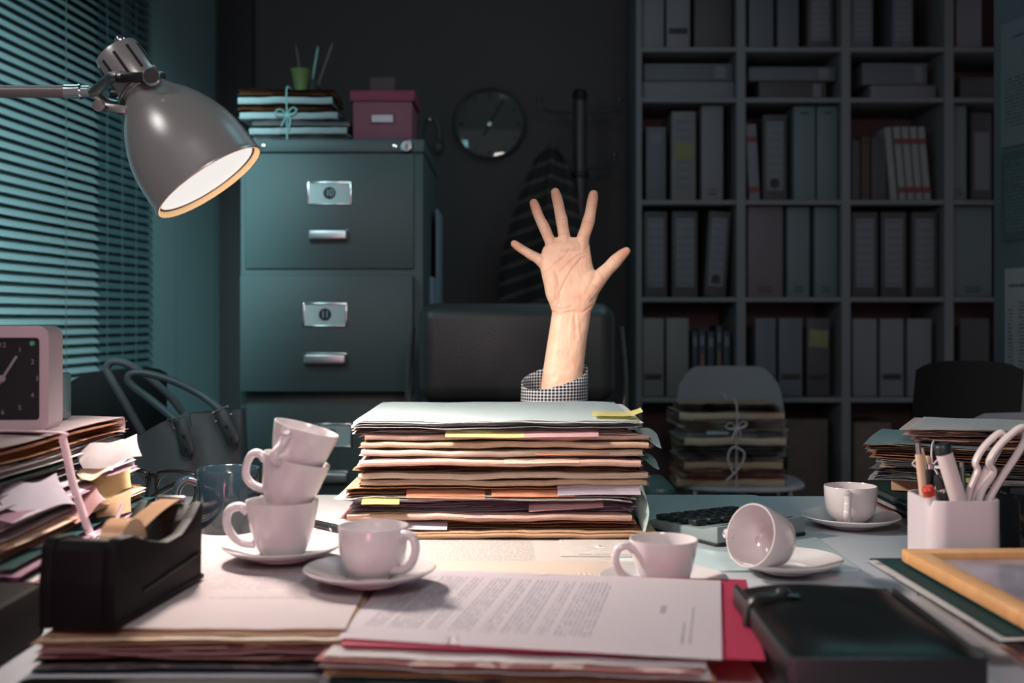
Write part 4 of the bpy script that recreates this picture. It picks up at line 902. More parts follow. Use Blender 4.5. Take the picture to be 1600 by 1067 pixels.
for i, (c_, p_, h, dx, w, dd, tb, lb) in enumerate(L_):
    rd = random.Random(300 + i); h = h * (.900 - z if 0 else (.1492 - .0006 * 9) / th)
    folder(lb, w, dd, h, (LX + dx + rd.uniform(-.004, .004), LY + rd.uniform(-.006, .006) + (.03 if i < 2 else 0), z), rd.uniform(-.03, .03) if i < 8 else .01, c_ if i < 8 else mat('paper_pale_pink', (218, 196, 200), .8, var=.03), PG[p_], 300 + i, 'folders of the left stack', n=5 if i != 5 else 7, a=.0014, spread=.008 if i != 5 else .02, curl=(1, 1, .010, .06) if i in (5, 4) else None, droop=.004 if i in (1, 3, 5) else 0); z += h + .0006
LT = z
def slip(label, x, y, z, w, d, rz, mt, curl_, lift=.02, t=.0004):
    m = MB()
    def f(u, v): return ((u - .5) * w, (v - .5) * d, t + curl_ * u ** 2 * lift)
    m.grid(f, 14, 6, t); return solo('paper_slip', m, mt, label, 'paper', (x, y, z), rz, group='slips sticking out of the left stack')
def slip2(label, pts, mt, wd, nm='paper_slip'):
    """strip following pts (world), wd = width along y"""
    o = Vector(pts[0]); c_ = curve([Vector(p) - o for p in pts], 5); m = MB(); n = len(c_) - 1
    def f(u, v): q_ = c_[min(n, int(round(u * n)))]; return (q_.x, q_.y + (v - .5) * wd, q_.z)
    m.grid(f, n, 4, .0005); return solo(nm, m, mt, label, 'paper', o, group='slips sticking out of the left stack')
def flap4(label, quad, mt, bow=.004, nm='paper_slip'):
    """sheet through four points given as (px, py, depth): TL, TR, BR, BL, slightly bowed"""
    q_ = [P(*a_) for a_ in quad]; o_ = q_[0].copy(); q_ = [v - o_ for v in q_]; m = MB()
    def f(u, v): a_ = q_[0].lerp(q_[1], u); b_ = q_[3].lerp(q_[2], u); p_ = a_.lerp(b_, v); return p_ + Vector((0, -bow * sin(pi * v) - bow * sin(pi * u) * .6, bow * .4 * sin(u * 7 + v * 2)))
    m.grid(f, 12, 8, .0005); return solo(nm, m, mt, label, 'paper', o_, group='slips sticking out of the left stack')
flap4('white curled sheet sticking out farthest right of the left stack', [(120, 700, 1.24), (214, 680, 1.26), (222, 714, 1.22), (130, 735, 1.20)], mat('slip_grey_white', (186, 176, 180), .85, var=.05), .006)
flap4('cream sheet with a drooping corner just above the yellow one at the left', [(120, 734, 1.22), (196, 708, 1.25), (176, 736, 1.20), (128, 752, 1.19)], CREAM, .006)
flap4('pale yellow sheet drooping out of the left stack above the glasses', [(132, 752, 1.23), (204, 732, 1.25), (206, 762, 1.22), (150, 786, 1.19)], mat('note_straw', (206, 184, 140), .85, var=.04), .004)
flap4('brown envelope corner below the yellow sheet in the left stack', [(150, 782, 1.25), (205, 766, 1.27), (205, 800, 1.25), (150, 816, 1.22)], KRAFT, .002)
flap4('pinkish curled sheet low in the left stack behind the ribbon', [(100, 790, 1.2), (150, 760, 1.2), (165, 782, 1.17), (118, 822, 1.15)], PINK, .006)
flap4('large white sheet sagging from the front part of the left stack', [(0, 760, 1.05), (88, 742, 1.12), (118, 790, 1.10), (8, 800, 1.02)], LILAC, .008)
flap4('bluish magazine edge fanned low behind the tape dispenser', [(130, 842, 1.18), (240, 788, 1.30), (245, 806, 1.24), (150, 860, 1.12)], LILAC, .003)
flap4('pink magazine fanned low behind the tape dispenser', [(140, 860, 1.14), (236, 806, 1.26), (238, 840, 1.20), (175, 866, 1.12)], PINK, .003)
T = thing('tied_string', 'pinkish white ribbon tied round the left stack under the clock', 'string', (LX, 1.15, DZ + .001)); HL = LT - DZ
RB = mat('string_pinkish', (206, 180, 188), .9, bump=.5, bs=800)
m = MB(); m.tube(curve([(-.16, 0, .01), (-.16, 0, HL), (0, .005, HL + .0005), (.140, -.008, HL + .0006), (.150, -.008, HL - .008), (.158, -.004, HL - .05), (.166, .004, HL - .085), (.172, .006, HL - .105)], 6), .0014, 8, flat=3.2); m.done('loop', RB, T)
m = MB(); m.box((.173, .006, HL - .108), (.010, .012, .010), .004); m.tube(curve([(.173, .006, HL - .108), (.180, -.006, HL - .122), (.182, -.014, HL - .140)], 6), .0014, 8, flat=2.6); m.tube(curve([(.173, .006, HL - .108), (.182, .014, HL - .124), (.178, .012, HL - .138)], 6), .0014, 8, flat=2.6); m.tube(curve([(.173, .006, HL - .108), (.190, .018, HL - .098), (.196, .032, HL - .078)], 6), .0014, 8, flat=2.6); m.done('knot', RB, T)

# ================================================================ ALARM CLOCK
T = thing('alarm_clock', 'boxy pale alarm clock with black face standing on the left stack', 'clock', (-.519, 1.17, LT + .0008), R(4))
CC = mat('clock_case_pale', (168, 152, 158), .4, var=.03, bump=.03); hw = .0492; hh = .1075
m = MB(); A = Matrix.Rotation(pi / 2, 4, 'X') @ Matrix.Translation((0, 0, 0))
out = prect(2 * hw, hh, .011, 6); inn_ = prect(2 * hw - .018, hh - .024, .004, 6)
t = bmesh.new(); Z0, Z1 = -.022, .022
o0 = [t.verts.new((x, y, Z0)) for x, y in out]; o1 = [t.verts.new((x, y, Z1)) for x, y in out]; i1 = [t.verts.new((x, y, Z1)) for x, y in inn_]; i0 = [t.verts.new((x, y, Z1 - .007)) for x, y in inn_]
n = len(out); t.faces.new(o0[::-1]); t.faces.new(i0)
for i in range(n):
    j = (i + 1) % n; t.faces.new((o0[i], o0[j], o1[j], o1[i])); t.faces.new((o1[i], o1[j], i1[j], i1[i])); t.faces.new((i1[i], i1[j], i0[j], i0[i]))
m.merge(t, Matrix.Translation((0, 0, hh / 2)) @ A); m.done('case', CC, T)
m = MB(); m.box((0, -.0158, hh / 2), (2 * hw - .0185, .001, hh - .0245)); fc = m.done('face', mat('clock_face_black', (14, 13, 15), .25, bump=0), T)
NP = mat('clock_print_pale', (120, 116, 120), .6, bump=0); CXo = .002
for i, nn in enumerate(['12', '1', '2', '3', '4', '5', '6', '7', '8', '9', '10', '11']):
    a = 2 * pi * i / 12; text_mesh('numeral', nn, .0068, NP, fc, (sin(a) * .034 + CXo, -.0166, hh / 2 + cos(a) * .034), (pi / 2, 0, 0), .0001)
m = MB()
for a, L, w in ((R(32), .027, .0026), (R(215), .018, .0034)): m.box((CXo + sin(a) * L / 2, -.0178, hh / 2 + cos(a) * L / 2), (w, .0006, L), M=Matrix.Rotation(a, 4, 'Y'))
m.done('hands', NP, T); m = MB(); m.lathe([(0, 0), (.004, 0), (.003, .002), (0, .0022)], axes((CXo, -.0176, hh / 2), (0, -1, 0)), 16); m.done('hub', NP, T)
m = MB(); m.lathe([(0, 0), (.003, 0), (.002, .002), (0, .0022)], axes((hw - .018, -.0165, hh - .018), (0, -1, 0)), 12); m.done('indicator', mat('clock_led_green', (90, 150, 120), .3, bump=0), T)
m = MB(); m.box((0, 0, .0), (.012, .010, .036), .002); m2 = P(84, 605, 1.30)
T2 = thing('acrylic_box', 'small pale translucent box standing behind the alarm clock', 'box', (-.690 + .168, 1.305, LT + .0008), 0); m.b.free()
m = MB(); m.box((0, 0, .0265), (.026, .026, .053), .003); m.done('box_body', mat('acrylic_pale', (130, 160, 164), .25, trans=.5, bump=0), T2)
m = MB(); m.box((-.004, -.0135, .024), (.010, .001, .040)); m.done('label', mat('label_pinkish', (190, 160, 172), .6, bump=0), T2)

# ================================================================ LOW LEFT STACK + DISPENSER
Q = [(TEALC, 'grey', .0065, .235, .36, 'dark folder at the bottom of the low left stack'), (DARKPL, 'rose', .0065, .235, .36, 'black edged folder second in the low left stack'), (PINK, 'rose', .0065, .232, .36, 'pinkish folder in the middle of the low left stack'), (KRAFT, 'cream', .0055, .235, .36, 'kraft folder near the top of the low left stack')]
z = DZ + .0006; qx = -.2415
for i, (c_, p_, h, w, dd, lb) in enumerate(Q):
    rd = random.Random(400 + i); folder(lb, w, dd, h, (qx + rd.uniform(-.003, .003), 1.030 + rd.uniform(-.003, .003), z), rd.uniform(-.012, .012), c_, PG[p_], 400 + i, 'folders of the low left stack', n=4, a=.0008, spread=.004); z += h + .0006
DOCL = text_mat('doc_left', (226, 214, 218), (150, 130, 140), [(-.08, .08, -.04, .10)], .007, heads=[(-.02, .06, -.075, -.07)], strength=.35)
m = MB(); sheet(m, .214, .34, .0012, .0016, a=.0004, s=5); solo('paper_sheet', m, DOCL, 'printed sheet on top of the low left stack beside the tape dispenser', 'paper', (qx + .006, 1.034, z), .01)
# tape dispenser
T = thing('tape_dispenser', 'black tape dispenser with a roll of tape on the low left stack', 'tape dispenser', (-.318, .945, z + .0026), R(-6))
TD = mat('dispenser_black', (16, 13, 15), .6, var=.1, bump=.1, spec=.12)
prof2 = [(-.088, 0), (-.090, .035), (-.086, .062), (-.078, .068), (-.055, .066), (-.025, .056), (.01, .048), (.04, .049), (.064, .058), (.084, .070), (.088, .068), (.086, .045), (.084, .0)]
MT = Matrix(((0, 0, 1, 0), (1, 0, 0, 0), (0, 1, 0, 0), (0, 0, 0, 1)))
m = MB()
for x0, x1 in ((-.030, -.020), (.020, .030)): m.prism(prof2, x0, x1, MT, .0016)
core = [(-.088, 0), (-.090, .035), (-.086, .060), (-.078, .066), (-.062, .064), (-.050, .030), (-.03, .014), (.01, .012), (.03, .02), (.05, .040), (.066, .056), (.084, .068), (.086, .045), (.084, 0)]
m.prism(core, -.020, .020, MT, .001); m.box((0, 0, .003), (.064, .176, .006), .003); m.done('body', TD, T)
m = MB(); m.box((.0312, .02, .022), (.002, .12, .0025), .0008, M=Matrix.Rotation(R(3), 4, 'X')); m.done('side_groove', mat('groove_dark', (12, 11, 12), .6), T)
TP = mat('tape_tan', (206, 158, 118), .3, var=.08, bump=.05, coat=.2)
m = MB(); m.lathe([(.013, -.0095), (.027, -.0095), (.027, .0095), (.013, .0095), (.013, -.0095)], axes((0, -.012, .044), (1, 0, 0)), 48); m.done('tape_roll', TP, T)
m = MB(); m.lathe([(0, -.019), (.012, -.019), (.012, .019), (0, .019)], axes((0, -.012, .044), (1, 0, 0)), 24); m.done('hub', TD, T)
m = MB()
def f(u, v): return ((v - .5) * .019, .010 + u * .076, .060 + .0115 * u + .002 * sin(u * 3))
m.grid(f, 12, 2, .0003); m.done('tape_strip', TP, T)
m = MB(); m.box((0, .088, .071), (.026, .003, .006), .0005); m.done('cutter', STEEL, T)

# ================================================================ FRONT CENTRE STACK
z = DZ + .0006
F_ = [(TEALC, 'grey', .007, 'dark folder at the bottom of the front centre stack'), (KRAFT, 'brown', .006, 'kraft folder second in the front centre stack'), (WHITE, 'rose', .0075, 'pale folder with pinkish sheets under the crimson folder')]
for i, (c_, p_, h, lb) in enumerate(F_):
    rd = random.Random(500 + i); folder(lb, .278, .225, h, (.012 + rd.uniform(-.004, .004), .912, z), -.10 + rd.uniform(-.02, .02), c_, PG[p_], 500 + i, 'folders of the front centre stack', n=4, a=.0009, spread=.005); z += h + .0006
def quad_sheet(name, label, cat, corners, zz_, t, mt, lift=0):
    """flat sheet through four floor-plan corners (BL, BR, FR, FL) given as photo pixels at height zz_"""
    c_ = [PZ(x, y, zz_) for x, y in corners]; o = (c_[0] + c_[1] + c_[2] + c_[3]) / 4; ang = math.atan2((c_[1] - c_[0]).y, (c_[1] - c_[0]).x)
    Mi = Matrix.Rotation(-ang, 4, 'Z'); q_ = [Mi @ (v - o) for v in c_]; m = MB()
    def f(u, v): a = q_[3].lerp(q_[2], u); b2 = q_[0].lerp(q_[1], u); p_ = a.lerp(b2, v); return (p_.x, p_.y, t + wv(p_.x, p_.y, 3, .0003) + lift * u * (1 - v))
    m.grid(f, 24, 14, t); return solo(name, m, mt, label, cat, (o.x, o.y, z), ang)
CRM = mat('folder_crimson', (206, 62, 98), .6, var=.04, vs=8)
T = thing('crimson_folder', 'crimson card folder under the printed document in the foreground', 'folder', (.018, .912, z), -.115)
o = quad_sheet('t', '', '', [(600, 896), (1166, 909), (1196, 1037), (532, 1012)], z, .0022, CRM)
bpy.data.objects.remove(T); o.name = 'crimson_folder'; o['label'] = 'crimson card folder under the printed document in the foreground'; o['category'] = 'folder'; z += .0030
bl = [(-.105, .085, -.100 + k_, -.100 + k_ + l_) for k_, l_ in ((0, .0), )]
DOC = text_mat('document_main', (228, 222, 230), (112, 106, 134), [(-.085, .095, -.125, -.112), (-.085, .095, -.108, -.082), (-.085, .095, -.078, -.066), (-.085, .095, -.060, -.040), (-.085, .095, -.035, -.022), (-.085, .095, -.018, .004), (-.085, .095, .009, .018), (-.085, .095, .023, .052)], .0037, swap=True, heads=[(-.005, .022, .098, .103), (-.09, -.03, .118, .120), (-.09, .02, .124, .1255)], wscale=240, strength=.5)
o = quad_sheet('printed_document', 'large white printed document lying turned sideways in the foreground', 'document', [(618, 888), (1126, 909), (1128, 1034), (528, 999)], z, .0012, DOC)

m = MB(); m.prism(prect(.25, .36, .012), 0, .046, None, .006); solo('document_case', m, mat('case_dark_brown', (22, 15, 18), .75, var=.15, bump=.3, spec=.15), 'dark brown document case at the bottom left edge of the desk', 'case', (-.512, .77, DZ + .0005))
m = MB(); m.prism(prect(.215, .17, .008), 0, .004, None, .001); solo('black_folder', m, mat('folder_black_card', (20, 15, 18), .8, var=.1, spec=.15), 'black folder lying along the front edge of the desk before the low left stack', 'folder', (-.246, .742, DZ + .0005))
# ================================================================ ORGANIZER
T = thing('organizer', 'thick black leather organizer with strap lying in the right foreground', 'organizer', (.2485, .853, DZ + .0008), R(-1))
ow, od = .120, .205
m = MB(); m.prism(prect(ow + .012, od + .012, .010), 0, .004, None, .0015); m.box((-ow / 2 - .002, 0, .022), (.006, od, .040), .003); m.done('back_cover', BLKLEA, T)
m = MB(); m.box((.002, 0, .0215), (ow - .008, od - .014, .034), .002); m.done('pages', PG['cream'], T)
m = MB()
def f(u, v):
    x = (u - .5) * (ow + .008); y = (v - .5) * (od + .006); ex = 1 - abs(2 * u - 1) ** 5; ey = 1 - abs(2 * v - 1) ** 7
    return (x, y, .037 + .0105 * ex * ey + .0008 * sin(x * 60 + y * 30))
m.grid(f, 28, 36, .004)
t = MB(); m.done('front_cover', BLKLEA, T, 60); t.b.free()
m = MB(); m.box((ow / 2 + .004, -.01, .023), (.004, .19, .040), .0018); m.box((0, -od / 2 - .003, .022), (ow + .006, .004, .040), .0018); m.done('zip_band', BLKLEA, T)
m = MB()
m.tube(curve([(-ow / 2 - .008, .035, .006), (-ow / 2 - .007, .035, .030), (-ow / 2 - .002, .035, .046), (-ow / 2 + .016, .035, .0495), (-ow / 2 + .034, .035, .0488)], 6), .0014, 8, flat=4.5); st = m.done('strap', BLKLEA, T)
m = MB(); m.lathe([(0, 0), (.005, 0), (.0055, .001), (.004, .0025), (0, .003)], Matrix.Translation((-ow / 2 + .022, .035, .051)), 20); m.done('snap_button', CHROME, st)
# small sheets under the organizer
flat('beige sheet peeking out left of the organizer', .17, .94, DZ + .0004, .05, .22, .1, CREAM)

# ================================================================ RIGHT STACK, PICTURE FRAME
z = DZ + .0006
for i, (c_, p_, h, lb) in enumerate(((WHITE, 'rose', .012, 'pinkish folder at the bottom of the right front pile'), (WHITE, 'grey', .010, 'pale folder under the dark green one in the right front pile'))):
    folder(lb, .30, .26, h, (.535, .955, z), .02 - i * .03, c_, PG[p_], 600 + i, 'folders of the right front pile', n=5, a=.0008, spread=.004); z += h + .0006
folder('dark green folder under the wood-framed picture at the right', .33, .285, .0055, (.520, .990, z), .03, TEALC, PG['white'], 610, 'folders of the right front pile', n=2, a=.0005, spread=.002); z += .0072
T = thing('picture_frame', 'orange-brown wooden frame with a grey glossy print lying flat at the right', 'picture frame', (.524, .975, z), R(2))
WD = mat('frame_wood_orange', (214, 160, 106), .45, var=.2, vs=60, bump=.2, bs=80)
m = MB(); fw, fd, bw = .29, .255, .020
for c_, d_ in (((0, fd / 2 - bw / 2, .007), (fw, bw, .012)), ((0, -fd / 2 + bw / 2, .007), (fw, bw, .012)), ((-fw / 2 + bw / 2, 0, .007), (bw, fd - 2 * bw + .001, .012)), ((fw / 2 - bw / 2, 0, .007), (bw, fd - 2 * bw + .001, .012))): m.box(c_, d_, .002)
m.done('frame', WD, T)
g = NG('print_grey'); n_ = g.noise(g.obj(), 14, 4); g.l.new(g.mix(n_, rgb((96, 84, 98)), rgb((196, 190, 204))), g.p.inputs['Base Color']); g.p.inputs['Roughness'].default_value = .12
m = MB(); m.box((0, 0, .0048), (fw - .03, fd - .03, .004)); m.done('print', g.m, T)
m = MB(); m.box((0, 0, .0015), (fw - .004, fd - .004, .002)); m.done('backing', KRAFT, T)

# ================================================================ PEN HOLDER
PH = mat('holder_white', (212, 200, 206), .3, var=.02, bump=.02)
hc = Vector((.4665, 1.207, DZ + .001)); T = thing('pen_holder', 'white rectangular pen holder full of pens and scissors', 'pen holder', hc)
w2, d2, H2 = .076, .086, .0775; m = MB(); t = bmesh.new(); out = prect(w2, d2, .019, 8); inn_ = prect(w2 - .006, d2 - .006, .016, 8); n = len(out)
a0 = [t.verts.new((x, y, 0)) for x, y in out]; a1 = [t.verts.new((x, y, H2 - .001)) for x, y in out]; a1b = [t.verts.new((x * .99, y * .99, H2)) for x, y in out]; b1 = [t.verts.new((x, y, H2)) for x, y in inn_]; b0 = [t.verts.new((x, y, .004)) for x, y in inn_]
t.faces.new(a0[::-1]); t.faces.new(b0)
for i in range(n):
    j = (i + 1) % n
    for r_, s_ in ((a0, a1), (a1, a1b), (a1b, b1), (b1, b0)): t.faces.new((r_[i], r_[j], s_[j], s_[i]))
bmesh.ops.recalc_face_normals(t, faces=t.faces); m.merge(t); m.done('holder_body', PH, T, 50)
def stick(label, name, cat, bot, tp, parts):
    """slender thing in the holder from bot to tp (world)"""
    bot, tp = Vector(bot), Vector(tp); T = thing(name, label, cat, bot, 0, 'pens and tools in the pen holder'); M = axes((0, 0, 0), tp - bot); L = (tp - bot).length
    for nm_, pr_, mt in parts(L):
        m = MB(); m.lathe(pr_, M, 20); m.done(nm_, mt, T)
def H(dx, dy, z=.006): return hc + Vector((dx, dy, z))
WPL = mat('pen_white_plastic', (216, 204, 204), .35, bump=0); WOOD = mat('pencil_wood_pale', (204, 172, 148), .6, var=.05)
stick('pale wooden pencil standing at the left of the pen holder', 'pencil', 'pencil', H(-.022, .012), P(1441, 700, 1.225), lambda L: [('barrel', [(0, 0), (.0042, 0), (.0042, L - .016), (.0012, L), (0, L)], WOOD)])
stick('pale wooden pencil with metal clip, leftmost in the pen holder', 'pencil', 'pencil', H(-.024, -.004), P(1434, 692, 1.215), lambda L: [('barrel', [(0, 0), (.0042, 0), (.0042, L - .012), (0, L - .012)], WOOD), ('tip', [(.0034, L - .012), (.003, L), (0, L)], STEEL)])
stick('pale pencil just right of the leftmost ones in the holder', 'pencil', 'pencil', H(-.018, .02), P(1449, 712, 1.235), lambda L: [('barrel', [(0, 0), (.0042, 0), (.0042, L - .005), (.0030, L), (0, L)], WOOD)])
stick('white pen with a red end in the pen holder', 'pen', 'pen', H(-.010, -.022), P(1449, 760, 1.175), lambda L: [('barrel', [(0, 0), (.0052, 0), (.0052, L - .010), (0, L - .010)], WPL), ('red_end', [(.0056, L - .010), (.0066, L - .003), (.005, L), (0, L)], mat('pen_end_red', (190, 60, 44), .4, bump=0))])
stick('glossy dark pen with bright clip standing behind the red-ended one', 'pen', 'pen', H(-.020, .012), P(1452, 728, 1.22), lambda L: [('barrel', [(0, 0), (.0045, 0), (.0045, L), (0, L)], DARKPL), ('clip', [(0, L - .003), (.0048, L - .003), (.0048, L + .002), (0, L + .002)], CHROME)])
stick('black pen leaning left of the white marker', 'pen', 'pen', H(.010, -.006), P(1463, 742, 1.205), lambda L: [('barrel', [(0, 0), (.0045, 0), (.0045, L - .008), (.002, L), (0, L)], DARKPL), ('ring', [(.0047, L * .8), (.0049, L * .81), (.0049, L * .83), (.0047, L * .84)], CHROME)])
stick('second black pen with steel tip between marker and red-ended pen', 'pen', 'pen', H(.016, .002), P(1474, 738, 1.21), lambda L: [('barrel', [(0, 0), (.004, 0), (.004, L - .008), (0, L - .008)], DARKPL), ('tip', [(.0042, L - .008), (.003, L), (0, L)], STEEL)])
stick('white marker with a dark cap end leaning left in the holder', 'marker', 'marker', H(.022, -.012), P(1471, 694, 1.19), lambda L: [('barrel', [(0, 0), (.0085, 0), (.0085, L - .010), (0, L - .010)], WPL), ('cap', [(.0088, L - .010), (.0088, L - .002), (.0075, L), (0, L)], mat('cap_dark', (22, 36, 40), .4, bump=0))])
stick('thin grey pencil between the marker and the scissors', 'pencil', 'pencil', H(.024, .02), P(1503, 722, 1.235), lambda L: [('barrel', [(0, 0), (.0032, 0), (.0032, L * .62), (0, L * .62)], WOOD), ('metal_end', [(.0033, L * .62), (.0028, L), (0, L)], STEEL)])
# scissors
T = thing('scissors', 'white-handled scissors standing in the pen holder', 'scissors', H(.018, 0, .004), group='pens and tools in the pen holder')
def w(px, py, d=1.205): return P(px, py, d) - T.location
m = MB(); m.tube(curve([w(1510, 792), w(1516, 762), w(1527, 735), w(1524, 722), w(1536, 700), w(1556, 680), w(1566, 676), w(1566, 690), w(1553, 715), w(1537, 742), w(1524, 775), w(1519, 794)], 6), .0034, 10, closed=True, flat=1.5); m.done('handle', WPL, T)
m = MB(); m.tube(curve([w(1525, 794, 1.195), w(1535, 765, 1.195), w(1552, 738, 1.195), w(1546, 722, 1.195), w(1560, 698, 1.195), w(1588, 672, 1.195), w(1602, 668, 1.195), w(1602, 686, 1.195), w(1588, 712, 1.195), w(1566, 745, 1.195), w(1548, 775, 1.195), w(1540, 794, 1.195)], 6), .0036, 10, closed=True, flat=1.5); m.done('handle', WPL, T)
m = MB()
for a, b_, dd in (((1516, 790), (1506, 868), 1.205), ((1532, 790), (1516, 868), 1.195)): m.tube([w(*a, dd), w(*b_, dd)], [.004, .001], 8, flat=.3)
m.done('blade', STEEL, T)
# dark cup right
T = thing('black_cup', 'glossy black cup at the right edge beside the pen holder', 'cup', (.553, 1.215, DZ + .001))
m = MB(); m.lathe([(0, 0), (.032, 0), (.034, .003), (.0345, .078), (.0335, .081), (.0318, .079), (.0315, .01), (0, .008)], None, 48); m.done('cup_body', mat('cup_black_gloss', (18, 22, 24), .12, bump=0, coat=.5), T, 50)
m = MB(); m.tube(curve([(.032, 0, .065), (.052, 0, .062), (.055, 0, .04), (.046, 0, .022), (.032, 0, .018)], 6), .005, 10); m.done('handle', mat('cup_black_gloss', (0, 0, 0)), T)

# ================================================================ RIGHT REAR PILE
z = DZ + .0006; RXC, RYC = .655, 1.50
for i, (c_, p_, h, lb) in enumerate(((WHITE, 'rose', .010, 'pink and white folder at the bottom of the pile behind the pen holder'), (DARKPL, 'white', .009, 'black edged folder under the green one behind the pen holder'), (TEALC, 'grey', .013, 'large dark green folder under the tied bundle at the right'))):
    folder(lb, .31, .225, h, (RXC + .006 - i * .004, RYC, z), 0.0, c_, PG[p_], 700 + i, 'folders under the tied bundle at the right', n=4, a=.0006, spread=.003); z += h + .0006
m = MB(); m.box((0, 0, .010), (.15, .11, .020), .002); bxz = z; solo('cardboard_box', m, KRAFT, 'flat brown cardboard box between the green folder and the tied bundle', 'box', (.60, 1.56, z), R(-20)); z += .0215
B_ = [(MINT, 'white', .011, 0), (WHITE, 'grey', .011, .006), (CREAM, 'grey', .011, .01), (KRAFT, 'brown', .013, .002), (mat('card_blue_grey', (140, 166, 174), .7), 'brown', .009, -.006), (TAN, 'rose', .008, .055), (WHITE, 'rose', .011, .045)]
lbs = ['pale mint folder lowest in the tied bundle at the right', 'white folder with a lime note in the tied bundle at the right', 'cream folder in the middle of the tied bundle at the right', 'thick kraft folder in the tied bundle at the right', 'blue-grey topped folder of the tied bundle at the right', 'tan folder lying on the tied bundle at the right', 'sheaf of pinkish magazines topmost on the right bundle']
for i, (c_, p_, h, dx) in enumerate(B_):
    tb = [(-.07, .04, .006, .009, .012, LIME)] if i == 1 else []
    folder(lbs[i], .33, .215, h * .86, (.655 + dx, 1.500, z), R(-24) + (i % 3 - 1) * .03, c_, PG[p_], 720 + i, 'tied bundle at the right rear of the desk', n=5, a=.0014, tabs=tb, spread=.010, droop=.004 if i in (0, 1) else 0); z += h * .86 + .0006
    if i == 4: zt = z
string_wrap('white string with a bow tied round the bundle at the right', .655, 1.50, bxz + .0215, zt, .16, .118, R(-24), -.088, True, .0020, bow_h=.5, bs=.7)

# ================================================================ RAISED ARM
HD = 1.775; kk = HD / FX
def hp(px, py, off=0): v = P(px, py, HD); v.y -= off * kk; return v - HO
HO = Vector((.075, HD, .45))
T = thing('person', 'person hidden behind the tall stack, one open hand raised, checked shirt cuff', 'person', HO)
def loft(mb, rows, e=.82, seg=28):
    """rows: (py, xl, xr, thick, off) in photo px; superellipse sections"""
    t = bmesh.new(); rr = []
    for py, xl, xr, th, of in rows:
        ring = []; cxp = (xl + xr) / 2; w_ = (xr - xl) / 2
        for i in range(seg):
            a = 2 * pi * i / seg; c_ = (abs(cos(a)) ** e) * (1 if cos(a) > 0 else -1); s_ = (abs(sin(a)) ** e) * (1 if sin(a) > 0 else -1)
            ring.append(t.verts.new(hp(cxp + w_ * c_, py, of + th / 2 * s_)))
        rr.append(ring)
    for A_, B2 in zip(rr, rr[1:]):
        for i in range(seg): t.faces.new((A_[i], A_[(i + 1) % seg], B2[(i + 1) % seg], B2[i]))
    t.faces.new(rr[0]); t.faces.new(rr[-1][::-1]); bmesh.ops.recalc_face_normals(t, faces=t.faces); mb.merge(t)
def limb(mb, pts, seg=16):
    """pts: (px,py,radius px,off)"""
    P_ = [hp(a, b, o_) for a, b, r_, o_ in pts]; n = 5; Pc = curve(P_, n); rc = []
    rs = [p_[2] for p_ in pts]
    for i in range(len(rs) - 1):
        for k_ in range(n): s_ = k_ / n; rc.append(rs[i] + (rs[i + 1] - rs[i]) * s_)
    rc.append(rs[-1]); mb.tube(Pc, [r_ * kk for r_ in rc], seg)
    e = P_[-1]; t = bmesh.new(); bmesh.ops.create_uvsphere(t, u_segments=16, v_segments=10, radius=rs[-1] * kk); mb.merge(t, Matrix.Translation(e))
def ell(mb, px, py, off, rx, rz_, ry, rot=0):
    t = bmesh.new(); bmesh.ops.create_uvsphere(t, u_segments=20, v_segments=14, radius=1); mb.merge(t, Matrix.Translation(hp(px, py, off)) @ Matrix.Rotation(R(rot), 4, 'Y') @ Matrix.Diagonal((rx * kk, ry * kk, rz_ * kk, 1)))
m = MB()
loft(m, [(700, 836, 898, 62, 0), (640, 841, 902, 60, 0), (603, 845, 908, 57, 0), (571, 849.5, 912.5, 53, 0), (530, 856, 917, 47, 0), (505, 860, 921, 42, 0), (487, 862.5, 923.5, 38, 0), (474, 858, 930, 38, 1), (455, 852, 937, 38, 2), (440, 848.5, 938, 36, 2), (425, 845, 929, 33, 2), (412, 843.5, 925.5, 30, 1), (400, 844.5, 923.5, 27, 1), (388, 848, 922, 24, 0), (378, 856, 920, 20, 0), (371, 866, 916, 15, 0)])
limb(m, [(906, 400, 11.5, 0), (911, 372, 10.2, 1), (915, 360, 9.6, 2), (919, 347, 10.0, 3), (922, 334, 8.8, 3), (924, 322, 8.6, 4), (926, 311, 8.3, 4), (927, 304.5, 7.2, 5)])
limb(m, [(884, 396, 11.5, 0), (881.5, 369, 9.6, 1), (879.5, 357, 9.0, 2), (877.5, 344, 9.6, 3), (874.5, 331, 8.5, 3), (872.5, 320, 8.4, 4), (869.5, 308, 8.2, 4), (867.5, 301, 7.0, 5)])
limb(m, [(866, 402, 11, 0), (860.5, 380, 9.0, 1), (855.5, 368, 8.6, 2), (850.5, 356, 9.0, 3), (844.5, 344, 8.0, 3), (840.5, 335, 7.8, 4), (836.5, 324, 7.6, 4), (834, 317.5, 6.6, 5)])
limb(m, [(862, 424, 12, 0), (848, 410, 9.4, 1), (838.5, 403, 8.0, 2), (830, 398.5, 7.8, 3), (821, 393, 7.0, 3), (814.5, 389, 6.8, 3), (807.5, 384, 6.5, 4), (803.5, 381, 5.8, 4)])
limb(m, [(912, 464, 17, 4), (926, 446, 15, 6), (940, 430, 12.2, 5), (951, 419, 10.6, 4), (961, 408.5, 10.8, 3), (968.5, 401, 9.2, 2), (974, 396, 8.2, 2), (978.5, 392.5, 6.6, 2)])
ell(m, 914, 450, 5, 20, 32, 17, 26); ell(m, 865, 446, 4, 15, 36, 17, -6); ell(m, 884, 388, 1, 34, 15, 14, -4)
ell(m, 884, 398, -4, 36, 26, 13)
raw = m.done('raw', WHITE); rm_ = raw.modifiers.new('r', 'REMESH'); rm_.mode = 'VOXEL'; rm_.voxel_size = .00105; sm = raw.modifiers.new('s', 'SMOOTH'); sm.factor = .5; sm.iterations = 12
